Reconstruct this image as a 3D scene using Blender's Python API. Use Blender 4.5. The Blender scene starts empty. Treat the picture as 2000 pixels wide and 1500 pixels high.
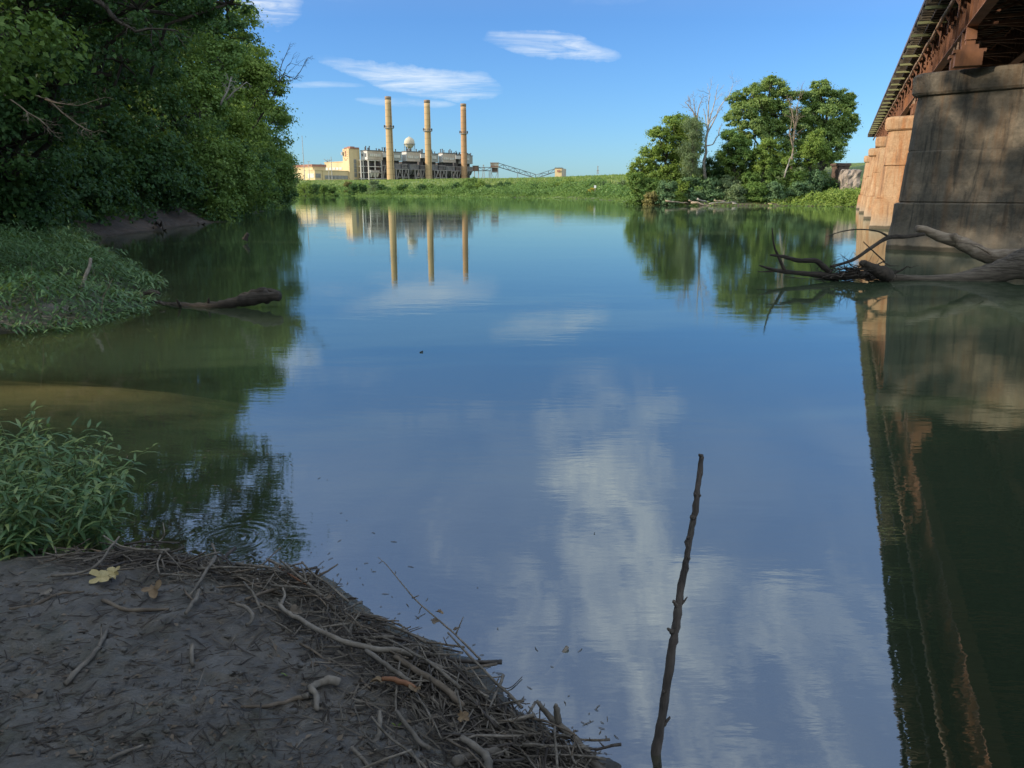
import bpy, math, random
import numpy as np
from mathutils import Vector
R = math.radians
rnd = random.Random(11)
SC = bpy.context.scene
COL = SC.collection

# ------------------------------------------------------------------ camera
H = 2.1                      # camera height over the water
PIT = R(14.1)                # pitch below the horizon
F = 1500.0                   # focal length in photo pixels (2000 wide)
cam_d = bpy.data.cameras.new('camera'); cam = bpy.data.objects.new('camera', cam_d); COL.objects.link(cam)
cam_d.sensor_width = 36; cam_d.lens = 36 * F / 2000; cam_d.clip_start = 0.05; cam_d.clip_end = 9000
cam.location = (0, 0, H); cam.rotation_euler = (R(90) - PIT, 0, 0)
SC.camera = cam

# ------------------------------------------------------------------ light
SUN_AZ, SUN_EL = -101.0, 22.0            # azimuth measured from +Y towards +X
sd_ = bpy.data.lights.new('sun', 'SUN'); sun = bpy.data.objects.new('sun', sd_); COL.objects.link(sun)
sd_.energy = 3.4; sd_.angle = R(0.55); sd_.color = (1.0, 0.86, 0.68)
ddir = Vector((math.sin(R(SUN_AZ)) * math.cos(R(SUN_EL)), math.cos(R(SUN_AZ)) * math.cos(R(SUN_EL)), math.sin(R(SUN_EL))))
sun.rotation_euler = ddir.to_track_quat('Z', 'Y').to_euler(); sun.location = (-60, -10, 60)
SC.view_settings.view_transform = 'Standard'; SC.view_settings.look = 'None'
SC.view_settings.exposure = 0.9; SC.view_settings.gamma = 1.0
SC.render.engine = 'CYCLES'
SC.cycles.max_bounces = 8; SC.cycles.diffuse_bounces = 3; SC.cycles.glossy_bounces = 3
SC.cycles.transmission_bounces = 4; SC.cycles.transparent_max_bounces = 6
SC.cycles.caustics_reflective = False; SC.cycles.caustics_refractive = False

class NT:
    """small node tree writer"""
    def __init__(s, tree): s.t = tree; s.n = tree.nodes; s.l = tree.links
    def new(s, typ, ins=None, **kw):
        nd = s.n.new(typ)
        for k, v in kw.items(): setattr(nd, k, v)
        for k, v in (ins or {}).items():
            if isinstance(v, bpy.types.NodeSocket): s.l.new(v, nd.inputs[k])
            else: nd.inputs[k].default_value = v
        return nd
    def math(s, op, a, b=None, clamp=False):
        nd = s.n.new('ShaderNodeMath'); nd.operation = op; nd.use_clamp = clamp
        for i, v in enumerate((a, b)):
            if v is None: continue
            if isinstance(v, bpy.types.NodeSocket): s.l.new(v, nd.inputs[i])
            else: nd.inputs[i].default_value = v
        return nd.outputs[0]
    def ramp(s, fac, stops):
        nd = s.n.new('ShaderNodeValToRGB'); s.l.new(fac, nd.inputs[0])
        e = nd.color_ramp.elements
        while len(e) < len(stops): e.new(0.5)
        for el, (p, c) in zip(e, stops):
            el.position = p; el.color = (c, c, c, 1) if isinstance(c, (int, float)) else (*c, 1)
        return nd.outputs[0]
    def noise(s, vec, scale, detail=4, rough=0.55, dist=0.0):
        ins = {'Scale': scale, 'Detail': detail, 'Roughness': rough, 'Distortion': dist}
        if vec is not None: ins['Vector'] = vec
        return s.new('ShaderNodeTexNoise', ins).outputs[0]
    def mix(s, fac, a, b, mode='MIX'):
        nd = s.n.new('ShaderNodeMix'); nd.data_type = 'RGBA'; nd.blend_type = mode
        for i, v in ((0, fac), (6, a), (7, b)):
            if isinstance(v, bpy.types.NodeSocket): s.l.new(v, nd.inputs[i])
            else: nd.inputs[i].default_value = v if i == 0 else (*v, 1)
        return nd.outputs[2]
    def mapping(s, vec, scale=(1, 1, 1), rot=(0, 0, 0), loc=(0, 0, 0)):
        return s.new('ShaderNodeMapping', {'Vector': vec, 'Scale': scale, 'Rotation': rot, 'Location': loc}).outputs[0]

# ------------------------------------------------------------------ sky with clouds
W = bpy.data.worlds.new('World'); SC.world = W; W.use_nodes = True
w = NT(W.node_tree); w.n.clear()
sky = w.new('ShaderNodeTexSky', sky_type='NISHITA', sun_disc=False, sun_elevation=R(SUN_EL), sun_rotation=R(SUN_AZ),
            altitude=100, air_density=1.0, dust_density=0.35, ozone_density=2.6)
gen = w.new('ShaderNodeTexCoord').outputs['Generated']
sep = w.new('ShaderNodeSeparateXYZ', {0: gen}); X, Y, Z = sep.outputs
yz = w.math('MAXIMUM', Y, 0.05)
A = w.math('DIVIDE', X, yz); Ev = w.math('DIVIDE', Z, yz)
zz = w.math('MAXIMUM', w.math('ADD', Z, 0.06), 0.04)
plan = w.new('ShaderNodeCombineXYZ', {0: w.math('DIVIDE', X, zz), 1: w.math('DIVIDE', Y, zz), 2: 0.0}).outputs[0]
AE0 = w.new('ShaderNodeCombineXYZ', {0: A, 1: Ev, 2: 0.7}).outputs[0]
wn1 = w.math('SUBTRACT', w.noise(w.mapping(AE0, (1, 1.4, 1)), 7.0, 7, 0.62), 0.5); wn2 = w.math('SUBTRACT', w.noise(w.mapping(AE0, (1, 1.4, 1), loc=(5, 2, 3)), 7.0, 7, 0.62), 0.5)
def ell(a0, e0, ra, re, tilt=0.0, wa=None, we=None):
    wa = 1.3 * ra if wa is None else wa; we = 2.6 * re if we is None else we
    da = w.math('ADD', w.math('SUBTRACT', A, a0), w.math('MULTIPLY', wn1, wa)); de = w.math('ADD', w.math('SUBTRACT', w.math('SUBTRACT', Ev, e0), w.math('MULTIPLY', da, tilt)), w.math('MULTIPLY', wn2, we))
    q = w.math('ADD', w.math('POWER', w.math('DIVIDE', w.math('ABSOLUTE', da), ra), 2.0), w.math('POWER', w.math('DIVIDE', w.math('ABSOLUTE', de), re), 2.0))
    return w.math('SUBTRACT', 1.0, q, True)
AE = w.new('ShaderNodeCombineXYZ', {0: A, 1: Ev, 2: 0.3}).outputs[0]
streak = w.noise(w.mapping(AE, (8, 75, 1), (0, 0, R(-5))), 1.0, 9, 0.66, 0.7)
streak = w.ramp(streak, [(0.38, 0.0), (0.64, 1.0)])
wisp = None
for (a0, e0, ra, re, tl, k) in ((-0.115, 0.136, 0.11, 0.020, -0.15, 0.85), (-0.135, 0.106, 0.07, 0.006, -0.02, 0.55),
                               (0.058, 0.172, 0.085, 0.015, -0.13, 0.85), (-0.31, 0.225, 0.07, 0.035, -0.1, 1.1),
                               (-0.23, 0.125, 0.05, 0.004, 0.0, 0.3)):
    q = w.math('MULTIPLY', w.math('POWER', ell(a0, e0, ra, re, tl), 0.8), k)
    wisp = q if wisp is None else w.math('MAXIMUM', wisp, q)
wisp = w.math('MULTIPLY', wisp, w.math('ADD', w.math('MULTIPLY', streak, 0.88), 0.12))
# higher cloud field (only mirrored in the river from here)
hn = w.noise(w.mapping(plan, (1.0, 0.55, 1), (0, 0, R(25)), (3.1, 1.7, 0)), 1.9, 8, 0.6, 0.7)
hn = w.ramp(hn, [(0.32, 0.0), (0.74, 1.0)])
hm = None
for (a0, e0, ra, re, tl, k) in ((0.13, 0.42, 0.10, 0.22, 0.6, 1.1), (0.22, 0.64, 0.42, 0.16, -0.05, 1.0), (0.1, 0.90, 0.7, 0.22, 0.2, 0.9),
                               (-0.26, 0.235, 0.09, 0.03, -0.2, 0.7), (-0.14, 0.40, 0.11, 0.035, 0.3, 0.6),
                               (-0.16, 0.50, 0.30, 0.14, 0.2, 0.6), (-0.1, 0.30, 0.2, 0.05, 0.0, 0.3)):
    q = w.math('MULTIPLY', w.math('POWER', ell(a0, e0, ra * 1.35, re * 1.3, tl), 0.8), k)
    hm = q if hm is None else w.math('MAXIMUM', hm, q)
hm = w.math('MULTIPLY', hm, w.math('MULTIPLY', w.math('SUBTRACT', Ev, 0.212), 16.0, True))
hi = w.math('MULTIPLY', hm, w.math('ADD', w.math('MULTIPLY', hn, 0.95), 0.10))
fw = w.ramp(w.noise(w.mapping(plan, (1.6, 0.7, 1), (0, 0, R(-35)), (1.3, 4.2, 0)), 4.2, 9, 0.68, 1.2), [(0.30, 0.35), (0.66, 1.15)])
hi = w.math('MULTIPLY', hi, fw)
veil = w.math('MULTIPLY', w.math('MULTIPLY', w.math('SUBTRACT', Ev, 0.2), 5.0, True), w.math('ADD', w.math('MULTIPLY', hn, 0.16), 0.16))  # thin out-of-view haze, added to brighten the sky mirrored in the water
hi = w.math('MAXIMUM', hi, veil)
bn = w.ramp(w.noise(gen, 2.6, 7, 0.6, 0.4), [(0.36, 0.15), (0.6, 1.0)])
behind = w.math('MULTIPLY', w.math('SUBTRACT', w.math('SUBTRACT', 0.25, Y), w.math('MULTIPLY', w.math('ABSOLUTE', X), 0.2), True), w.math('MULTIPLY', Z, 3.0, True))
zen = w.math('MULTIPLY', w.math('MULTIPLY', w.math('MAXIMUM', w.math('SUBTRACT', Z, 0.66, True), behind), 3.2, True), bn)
cl = w.math('MULTIPLY', w.math('MAXIMUM', wisp, hi), 0.85, True)
skyc = w.mix(1.0, sky.outputs[0], (0.42, 0.67, 1.0), 'MULTIPLY')
b1 = w.new('ShaderNodeBackground', {'Color': skyc, 'Strength': 0.10})
b2 = w.new('ShaderNodeBackground', {'Color': (0.95, 0.98, 0.96, 1), 'Strength': 0.62})
b3 = w.new('ShaderNodeBackground', {'Color': (0.86, 0.95, 1.0, 1), 'Strength': 1.15})     # unseen bright cloud added overhead and behind the viewer to fill the shade
ms = w.new('ShaderNodeMixShader', {0: cl, 1: b1.outputs[0], 2: b2.outputs[0]})
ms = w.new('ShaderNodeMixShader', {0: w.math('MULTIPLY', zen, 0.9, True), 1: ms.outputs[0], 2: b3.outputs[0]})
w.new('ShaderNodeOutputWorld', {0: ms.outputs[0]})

# ------------------------------------------------------------------ pixel helpers (photo measurements -> places in the world)
SP, CP = math.sin(PIT), math.cos(PIT)
def ray(u, v):
    dy = 750 - v
    return (u - 1000, dy * SP + F * CP, dy * CP - F * SP)
def G0(u, v, z=0.0):
    a = ray(u, v); t = (z - H) / a[2]
    return Vector((a[0] * t, a[1] * t, z))
def P(u, v, Yd):
    a = ray(u, v); t = Yd / a[1]
    return Vector((a[0] * t, Yd, H + a[2] * t))
def pxm(Yd): return Yd / 1545.0

# ------------------------------------------------------------------ materials
def mat(name, fn):
    m = bpy.data.materials.new(name); m.use_nodes = True
    t = NT(m.node_tree); t.n.clear()
    sh = fn(t); t.new('ShaderNodeOutputMaterial', {0: sh}); return m
def surf(c1, c2, scale=2.0, rough=0.8, bump=0.3, bscale=None, metal=0.0, c3=None, stretch=(1, 1, 1), detail=6, dist=0.0, bdist=0.02, spec=0.3, lo=0.35, hi=0.65):
    def fn(t):
        co = t.new('ShaderNodeTexCoord').outputs['Object']
        v = t.mapping(co, stretch)
        n = t.ramp(t.noise(v, scale, detail, 0.6, dist), [(lo, 0.0), (hi, 1.0)])
        c = t.mix(n, c1, c2)
        if c3:
            n3 = t.ramp(t.noise(v, scale * 0.37, 5, 0.65, 1.0), [(0.5, 0.0), (0.68, 1.0)])
            c = t.mix(n3, c, c3)
        ins = {'Base Color': c, 'Roughness': rough, 'Metallic': metal, 'Specular IOR Level': spec}
        if bump:
            b = t.new('ShaderNodeBump', {'Strength': bump, 'Distance': bdist, 'Height': t.noise(v, bscale or scale * 4, 8, 0.65)})
            ins['Normal'] = b.outputs[0]
        return t.new('ShaderNodeBsdfPrincipled', ins).outputs[0]
    return fn
def leafmat(c1, c2, c3, trans=0.35, rough=0.55, spec=0.25):
    def fn(t):
        va = t.new('ShaderNodeAttribute', attribute_name='var').outputs['Fac']
        c = t.ramp(va, [(0.0, c1), (0.55, c2), (1.0, c3)])
        pr = t.new('ShaderNodeBsdfPrincipled', {'Base Color': c, 'Roughness': rough, 'Specular IOR Level': spec})
        tr = t.new('ShaderNodeBsdfTranslucent', {'Color': t.mix(0.5, c, (0.30, 0.42, 0.05), 'MIX')})
        return t.new('ShaderNodeMixShader', {0: trans, 1: pr.outputs[0], 2: tr.outputs[0]}).outputs[0]
    return fn
M = {}
M['leaf_dark'] = mat('leaf_dark', leafmat((0.020, 0.058, 0.022), (0.042, 0.105, 0.034), (0.08, 0.16, 0.042), 0.28))
M['leaf_mid'] = mat('leaf_mid', leafmat((0.07, 0.14, 0.03), (0.125, 0.215, 0.05), (0.20, 0.29, 0.07), 0.32))
M['leaf_light'] = mat('leaf_light', leafmat((0.11, 0.18, 0.035), (0.19, 0.28, 0.055), (0.28, 0.36, 0.08), 0.35))
M['leaf_grey'] = mat('leaf_grey', leafmat((0.09, 0.14, 0.07), (0.15, 0.21, 0.10), (0.22, 0.28, 0.14), 0.25))
M['leaf_blue'] = mat('leaf_blue', leafmat((0.07, 0.14, 0.065), (0.12, 0.21, 0.095), (0.19, 0.28, 0.13), 0.22))
M['leaf_rust'] = mat('leaf_rust', leafmat((0.13, 0.12, 0.04), (0.22, 0.19, 0.07), (0.30, 0.27, 0.09), 0.25))
M['leaf_willow'] = mat('leaf_willow', leafmat((0.045, 0.11, 0.045), (0.10, 0.19, 0.08), (0.24, 0.31, 0.11), 0.22, 0.42, 0.45))
M['leaf_sun'] = mat('leaf_sun', leafmat((0.12, 0.19, 0.05), (0.20, 0.29, 0.085), (0.31, 0.39, 0.12), 0.38))
M['leaf_scrub'] = mat('leaf_scrub', leafmat((0.05, 0.11, 0.03), (0.095, 0.18, 0.045), (0.155, 0.25, 0.06), 0.25))
M['leaf_flower'] = mat('leaf_flower', leafmat((0.30, 0.22, 0.03), (0.5, 0.33, 0.03), (0.6, 0.45, 0.05), 0.25))
M['grass_blade'] = mat('grass_blade', leafmat((0.10, 0.16, 0.03), (0.16, 0.24, 0.045), (0.26, 0.29, 0.09), 0.3))
M['stem_green'] = mat('stem_green', surf((0.09, 0.15, 0.05), (0.15, 0.17, 0.07), 8, 0.6, 0))
M['bark'] = mat('bark', surf((0.032, 0.027, 0.022), (0.08, 0.067, 0.054), 3, 0.9, 0.6, 12, stretch=(1, 1, 0.25)))
M['bark_pale'] = mat('bark_pale', surf((0.24, 0.215, 0.19), (0.40, 0.37, 0.33), 3, 0.8, 0.3, 10, stretch=(1, 1, 0.3)))
M['bark_brown'] = mat('bark_brown', surf((0.17, 0.13, 0.09), (0.28, 0.22, 0.16), 3, 0.8, 0.3))
M['driftwood'] = mat('driftwood', surf((0.24, 0.18, 0.12), (0.50, 0.40, 0.30), 5, 0.75, 1.0, 22, stretch=(.5, 1, 2.5), bdist=0.035, c3=(0.13, 0.10, 0.07)))
M['log_bark'] = mat('log_bark', surf((0.15, 0.125, 0.095), (0.36, 0.30, 0.235), 4, 0.85, 1.0, 16, stretch=(0.45, 1.5, 7), bdist=0.08, c3=(0.07, 0.058, 0.045)))
M['log_dark'] = mat('log_dark', surf((0.030, 0.025, 0.020), (0.085, 0.068, 0.052), 6, 0.8, 0.9, 20, bdist=0.02))
M['log_grey'] = mat('log_grey', surf((0.028, 0.024, 0.02), (0.08, 0.067, 0.055), 5, 0.85, 1.0, 18, stretch=(0.4, 2, 6), bdist=0.03))
M['stick_grey'] = mat('stick_grey', surf((0.095, 0.083, 0.07), (0.215, 0.19, 0.16), 12, 0.8, 0.5, 60, bdist=0.002, c3=(0.08, 0.07, 0.055)))
M['stick_brown'] = mat('stick_brown', surf((0.085, 0.068, 0.052), (0.18, 0.145, 0.11), 12, 0.75, 0.5, 60, bdist=0.002))
M['stick_dark'] = mat('stick_dark', surf((0.035, 0.030, 0.028), (0.085, 0.072, 0.062), 12, 0.6, 0.5, 60, bdist=0.002))
M['stick_pale'] = mat('stick_pale', surf((0.15, 0.132, 0.11), (0.27, 0.24, 0.205), 14, 0.8, 0.4, 70, bdist=0.002, c3=(0.17, 0.14, 0.11)))
M['stick_red'] = mat('stick_red', surf((0.16, 0.075, 0.04), (0.27, 0.13, 0.07), 12, 0.7, 0.5, 60, bdist=0.002))
M['dead_leaf'] = mat('dead_leaf', surf((0.33, 0.27, 0.12), (0.46, 0.38, 0.20), 30, 0.7, 0.3, 80, bdist=0.002))
M['dead_leaf_brown'] = mat('dead_leaf_brown', surf((0.12, 0.08, 0.045), (0.22, 0.155, 0.09), 30, 0.7, 0.3, 80, bdist=0.002))
M['upright_bark'] = mat('upright_bark', surf((0.055, 0.048, 0.045), (0.15, 0.125, 0.11), 14, 0.75, 0.9, 70, stretch=(1, 1, .5), bdist=0.004, c3=(0.17, 0.16, 0.13)))
def pier_mat(c1, c2, c3, dark):
    def fn(t):
        geo = t.new('ShaderNodeNewGeometry').outputs['Position']
        z = t.new('ShaderNodeSeparateXYZ', {0: geo}).outputs[2]
        n1 = t.ramp(t.noise(geo, 0.7, 8, 0.65, 0.6), [(0.36, 0.0), (0.66, 1.0)])
        c = t.mix(n1, c1, c2)
        run = t.noise(t.mapping(geo, (2.4, 2.4, 0.16)), 1.0, 7, 0.65, 0.4)      # rust and soot runs
        c = t.mix(t.ramp(run, [(0.5, 0.0), (0.68, 0.85)]), c, c3)
        run2 = t.noise(t.mapping(geo, (3.1, 3.1, 0.25), loc=(7, 3, 1)), 1.0, 7, 0.65, 0.5)
        c = t.mix(t.ramp(run2, [(0.52, 0.0), (0.66, 0.8)]), c, dark)
        fine = t.ramp(t.noise(geo, 9, 8, 0.7), [(0.3, 0.72), (0.7, 1.08)])
        c = t.mix(1.0, c, fine, 'MULTIPLY')
        lines = t.noise(t.mapping(geo, (0.25, 0.25, 7.5)), 1.0, 3, 0.6)          # board marks
        c = t.mix(t.math('MULTIPLY', t.ramp(lines, [(0.58, 0.0), (0.72, 1.0)]), 0.16), c, dark)
        scum = t.new('ShaderNodeMapRange', {0: z, 1: 0.9, 2: 0.15, 3: 0.0, 4: 0.75}); scum.clamp = True
        c = t.mix(scum.outputs[0], c, (0.30, 0.26, 0.20))
        wet = t.new('ShaderNodeMapRange', {0: t.math('ADD', z, t.math('MULTIPLY', n1, 0.06)), 1: 0.22, 2: 0.16, 3: 0.0, 4: 0.85}); wet.clamp = True
        c = t.mix(wet.outputs[0], c, (0.055, 0.05, 0.035))
        hgt = t.math('ADD', t.noise(geo, 3, 9, 0.7), t.math('MULTIPLY', lines, 0.15))
        b = t.new('ShaderNodeBump', {'Strength': 0.8, 'Distance': 0.06, 'Height': hgt})
        return t.new('ShaderNodeBsdfPrincipled', {'Base Color': c, 'Roughness': 0.9, 'Specular IOR Level': 0.2, 'Normal': b.outputs[0]}).outputs[0]
    return fn
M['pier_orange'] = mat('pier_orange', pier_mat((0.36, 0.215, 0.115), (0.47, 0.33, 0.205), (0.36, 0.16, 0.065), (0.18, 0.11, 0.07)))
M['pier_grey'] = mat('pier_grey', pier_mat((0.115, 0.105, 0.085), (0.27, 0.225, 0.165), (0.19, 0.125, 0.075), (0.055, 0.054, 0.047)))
M['rust'] = mat('rust', surf((0.13, 0.065, 0.04), (0.24, 0.12, 0.075), 1.5, 0.8, 0.4, 14, c3=(0.33, 0.15, 0.07), stretch=(1, 1, 0.35)))
M['rust_pale'] = mat('rust_pale', surf((0.25, 0.17, 0.12), (0.36, 0.25, 0.17), 2, 0.75, 0.3, 14, c3=(0.30, 0.14, 0.07)))
M['tie_wood'] = mat('tie_wood', surf((0.045, 0.038, 0.03), (0.12, 0.10, 0.07), 4, 0.9, 0.5, 20, stretch=(1, 1, 3)))
M['tie_green'] = mat('tie_green', surf((0.15, 0.17, 0.08), (0.25, 0.26, 0.13), 3, 0.85, 0.4, 20))
M['rail_steel'] = mat('rail_steel', surf((0.10, 0.08, 0.08), (0.2, 0.17, 0.17), 2, 0.6, 0.2, 10, metal=0.3))
def bldg(c1, c2, sc=0.12, courses=0.0):
    def fn(t):
        geo = t.new('ShaderNodeNewGeometry').outputs['Position']
        n = t.ramp(t.noise(t.mapping(geo, (1, 1, 0.35)), sc, 7, 0.65, 0.5), [(0.35, 0.0), (0.68, 1.0)])
        c = t.mix(n, c1, c2)
        if courses:
            z = t.new('ShaderNodeSeparateXYZ', {0: geo}).outputs[2]
            f = t.math('FRACT', t.math('DIVIDE', z, courses))
            ln = t.math('MULTIPLY', t.math('LESS_THAN', f, 0.16), 0.33)
            c = t.mix(ln, c, (0.22, 0.15, 0.08))
        return t.new('ShaderNodeBsdfPrincipled', {'Base Color': c, 'Roughness': 0.85, 'Specular IOR Level': 0.2}).outputs[0]
    return fn
M['cream_wall'] = mat('cream_wall', bldg((0.50, 0.38, 0.215), (0.60, 0.47, 0.28)))
M['stack_brick'] = mat('stack_brick', bldg((0.40, 0.27, 0.14), (0.48, 0.34, 0.185), 0.10, 4.6))
M['stack_brick_red'] = mat('stack_brick_red', bldg((0.38, 0.215, 0.11), (0.45, 0.29, 0.16), 0.10, 4.6))
M['stack_top'] = mat('stack_top', bldg((0.20, 0.14, 0.10), (0.30, 0.22, 0.16)))
M['white_panel'] = mat('white_panel', bldg((0.48, 0.46, 0.43), (0.60, 0.58, 0.55)))
M['pink_panel'] = mat('pink_panel', bldg((0.36, 0.305, 0.25), (0.48, 0.42, 0.35)))
M['grey_panel'] = mat('grey_panel', bldg((0.24, 0.24, 0.215), (0.33, 0.33, 0.30)))
M['dark_plate'] = mat('dark_plate', bldg((0.05, 0.05, 0.055), (0.14, 0.12, 0.11), 0.25))
M['dark_brown'] = mat('dark_brown', bldg((0.05, 0.038, 0.035), (0.12, 0.08, 0.06), 0.3))
M['duct_grey'] = mat('duct_grey', bldg((0.10, 0.10, 0.105), (0.19, 0.185, 0.18), 0.2))
M['frame_steel'] = mat('frame_steel', bldg((0.20, 0.18, 0.165), (0.34, 0.31, 0.28), 0.3))
M['frame_white'] = mat('frame_white', bldg((0.42, 0.40, 0.37), (0.54, 0.51, 0.47), 0.3))
M['glass'] = mat('glass', surf((0.16, 0.16, 0.15), (0.26, 0.25, 0.23), 0.3, 0.3, 0, spec=0.5))
M['glass_pale'] = mat('glass_pale', surf((0.42, 0.44, 0.40), (0.58, 0.56, 0.5), 0.3, 0.35, 0, spec=0.5))
M['red_roof'] = mat('red_roof', bldg((0.26, 0.12, 0.09), (0.34, 0.18, 0.13)))
M['tank_white'] = mat('tank_white', bldg((0.46, 0.41, 0.31), (0.56, 0.51, 0.40), 0.3))
M['pole_grey'] = mat('pole_grey', surf((0.25, 0.24, 0.23), (0.36, 0.35, 0.34), 1, 0.7, 0))
M['stone_old'] = mat('stone_old', surf((0.16, 0.13, 0.11), (0.40, 0.33, 0.27), 0.8, 0.9, 1.0, 3, bdist=0.15, c3=(0.10, 0.085, 0.07)))
M['sign_white'] = mat('sign_white', surf((0.75, 0.75, 0.72), (0.8, 0.8, 0.78), 1, 0.5, 0))

# ------------------------------------------------------------------ geometry helpers
class Geo:
    def __init__(s): s.v = []; s.f = []
    def add(s, vs, fs):
        n = len(s.v); s.v += [tuple(p) for p in vs]; s.f += [tuple(i + n for i in f) for f in fs]; return s
    def hexa(s, p):        # 8 corners: bottom ring 0-3, top ring 4-7
        return s.add(p, [(3, 2, 1, 0), (4, 5, 6, 7), (0, 1, 5, 4), (1, 2, 6, 5), (2, 3, 7, 6), (3, 0, 4, 7)])
    def obox(s, o, ax, ay, az):   # oriented box from corner o and three edge vectors
        o, ax, ay, az = map(Vector, (o, ax, ay, az))
        return s.hexa([o, o + ax, o + ax + ay, o + ay, o + az, o + ax + az, o + ax + ay + az, o + ay + az])
    def bar(s, a, b, wd, hg=None):
        a, b = Vector(a), Vector(b); d = (b - a).normalized()
        up = Vector((0, 0, 1)) if abs(d.z) < 0.95 else Vector((1, 0, 0))
        sx = d.cross(up).normalized(); sy = sx.cross(d).normalized(); hg = hg or wd
        sx *= wd / 2; sy *= hg / 2
        return s.hexa([a - sx - sy, a + sx - sy, b + sx - sy, b - sx - sy, a - sx + sy, a + sx + sy, b + sx + sy, b - sx + sy])
    def tube(s, pts, rad, n=6, jit=0.0, rg=None, cap=True):
        pts = [Vector(p) for p in pts]; k = len(pts)
        if not hasattr(rad, '__len__'): rad = [rad] * k
        t0 = (pts[1] - pts[0]).normalized()
        ref = Vector((0, 0, 1)) if abs(t0.z) < 0.9 else Vector((1, 0, 0))
        nx = t0.cross(ref).normalized(); vs = []
        for i, p in enumerate(pts):
            t = (pts[min(i + 1, k - 1)] - pts[max(i - 1, 0)]).normalized()
            nx = (nx - t * nx.dot(t)).normalized(); ny = t.cross(nx)
            for j in range(n):
                a = 2 * math.pi * j / n; r = rad[i] * (1 + (rg.uniform(-jit, jit) if jit else 0))
                vs.append(p + nx * math.cos(a) * r + ny * math.sin(a) * r)
        fs = [(i * n + j, i * n + (j + 1) % n, (i + 1) * n + (j + 1) % n, (i + 1) * n + j) for i in range(k - 1) for j in range(n)]
        if cap: fs += [tuple(range(n))[::-1], tuple((k - 1) * n + j for j in range(n))]
        return s.add(vs, fs)
    def lathe(s, c, prof, n=20):
        vs = [(c[0] + r * math.cos(2 * math.pi * j / n), c[1] + r * math.sin(2 * math.pi * j / n), c[2] + z) for r, z in prof for j in range(n)]
        k = len(prof)
        fs = [(i * n + j, i * n + (j + 1) % n, (i + 1) * n + (j + 1) % n, (i + 1) * n + j) for i in range(k - 1) for j in range(n)]
        fs += [tuple(range(n))[::-1], tuple((k - 1) * n + j for j in range(n))]
        return s.add(vs, fs)
def wloc(o):
    l = Vector(o.location)
    while o.parent: o = o.parent; l += Vector(o.location)
    return l
def props(o, label=None, cat=None, group=None, kind=None):
    for k, v in (('label', label), ('category', cat), ('group', group), ('kind', kind)):
        if v: o[k] = v
    return o
def thing(name, loc, label, cat, group=None):
    o = bpy.data.objects.new(name, None); COL.objects.link(o); o.location = loc; o.empty_display_size = 0.3
    return props(o, label, cat, group)
def link(name, me, m, parent=None, loc=None):
    o = bpy.data.objects.new(name, me); COL.objects.link(o)
    if m: me.materials.append(M[m] if isinstance(m, str) else m)
    if parent: o.parent = parent
    if loc is not None: o.location = loc
    return o
def part(name, g, m, parent=None, smooth=False, at=None, label=None):
    """mesh given in world coordinates; its origin goes to `at` (or the parent's origin)"""
    org = Vector(at) if at is not None else (wloc(parent) if parent else Vector((0, 0, 0)))
    me = bpy.data.meshes.new(name)
    me.from_pydata([(p[0] - org.x, p[1] - org.y, p[2] - org.z) for p in g.v], [], g.f); me.validate()
    if smooth: me.polygons.foreach_set('use_smooth', [True] * len(me.polygons))
    o = link(name, me, m, parent, org - (wloc(parent) if parent else Vector((0, 0, 0))))
    if label: o['label'] = label
    return o
def np_mesh(name, V, Q, var=None, smooth=False):
    """V (n,3), Q (m,4) quads; var = per-vertex float"""
    me = bpy.data.meshes.new(name); V = np.asarray(V, np.float32); Q = np.asarray(Q, np.int32)
    me.vertices.add(len(V)); me.vertices.foreach_set('co', V.ravel())
    me.loops.add(Q.size); me.loops.foreach_set('vertex_index', Q.ravel())
    me.polygons.add(len(Q)); me.polygons.foreach_set('loop_start', np.arange(0, Q.size, 4, dtype=np.int32))
    if smooth: me.polygons.foreach_set('use_smooth', np.ones(len(Q), bool))
    me.update(calc_edges=True)
    if var is not None:
        at = me.attributes.new('var', 'FLOAT', 'POINT'); at.data.foreach_set('value', np.asarray(var, np.float32))
    return me
def np_part(name, V, Q, var, m, parent=None, at=None):
    org = Vector(at) if at is not None else (wloc(parent) if parent else Vector((0, 0, 0)))
    me = np_mesh(name, V - np.array(org)[None, :], Q, var)
    return link(name, me, m, parent, org - (wloc(parent) if parent else Vector((0, 0, 0))))
def unit(a): return a / (np.linalg.norm(a, axis=1, keepdims=True) + 1e-9)
def leaf_quads(pos, nrm, size, aspect, rg, tang=None):
    """one folded four-cornered leaf per position"""
    n = len(pos); t = tang if tang is not None else rg.normal(size=(n, 3)); t = unit(t - nrm * (t * nrm).sum(1, keepdims=True))
    b = np.cross(nrm, t); L = size[:, None]; Wd = L * aspect
    tip = pos + t * L * .5 - nrm * L * 0.12; base = pos - t * L * .5
    l = pos + b * Wd * .5 + nrm * L * 0.08; r = pos - b * Wd * .5 + nrm * L * 0.08
    V = np.stack([base, r, tip, l], 1).reshape(-1, 3); Q = np.arange(4 * n).reshape(-1, 4)
    return V, Q
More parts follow.
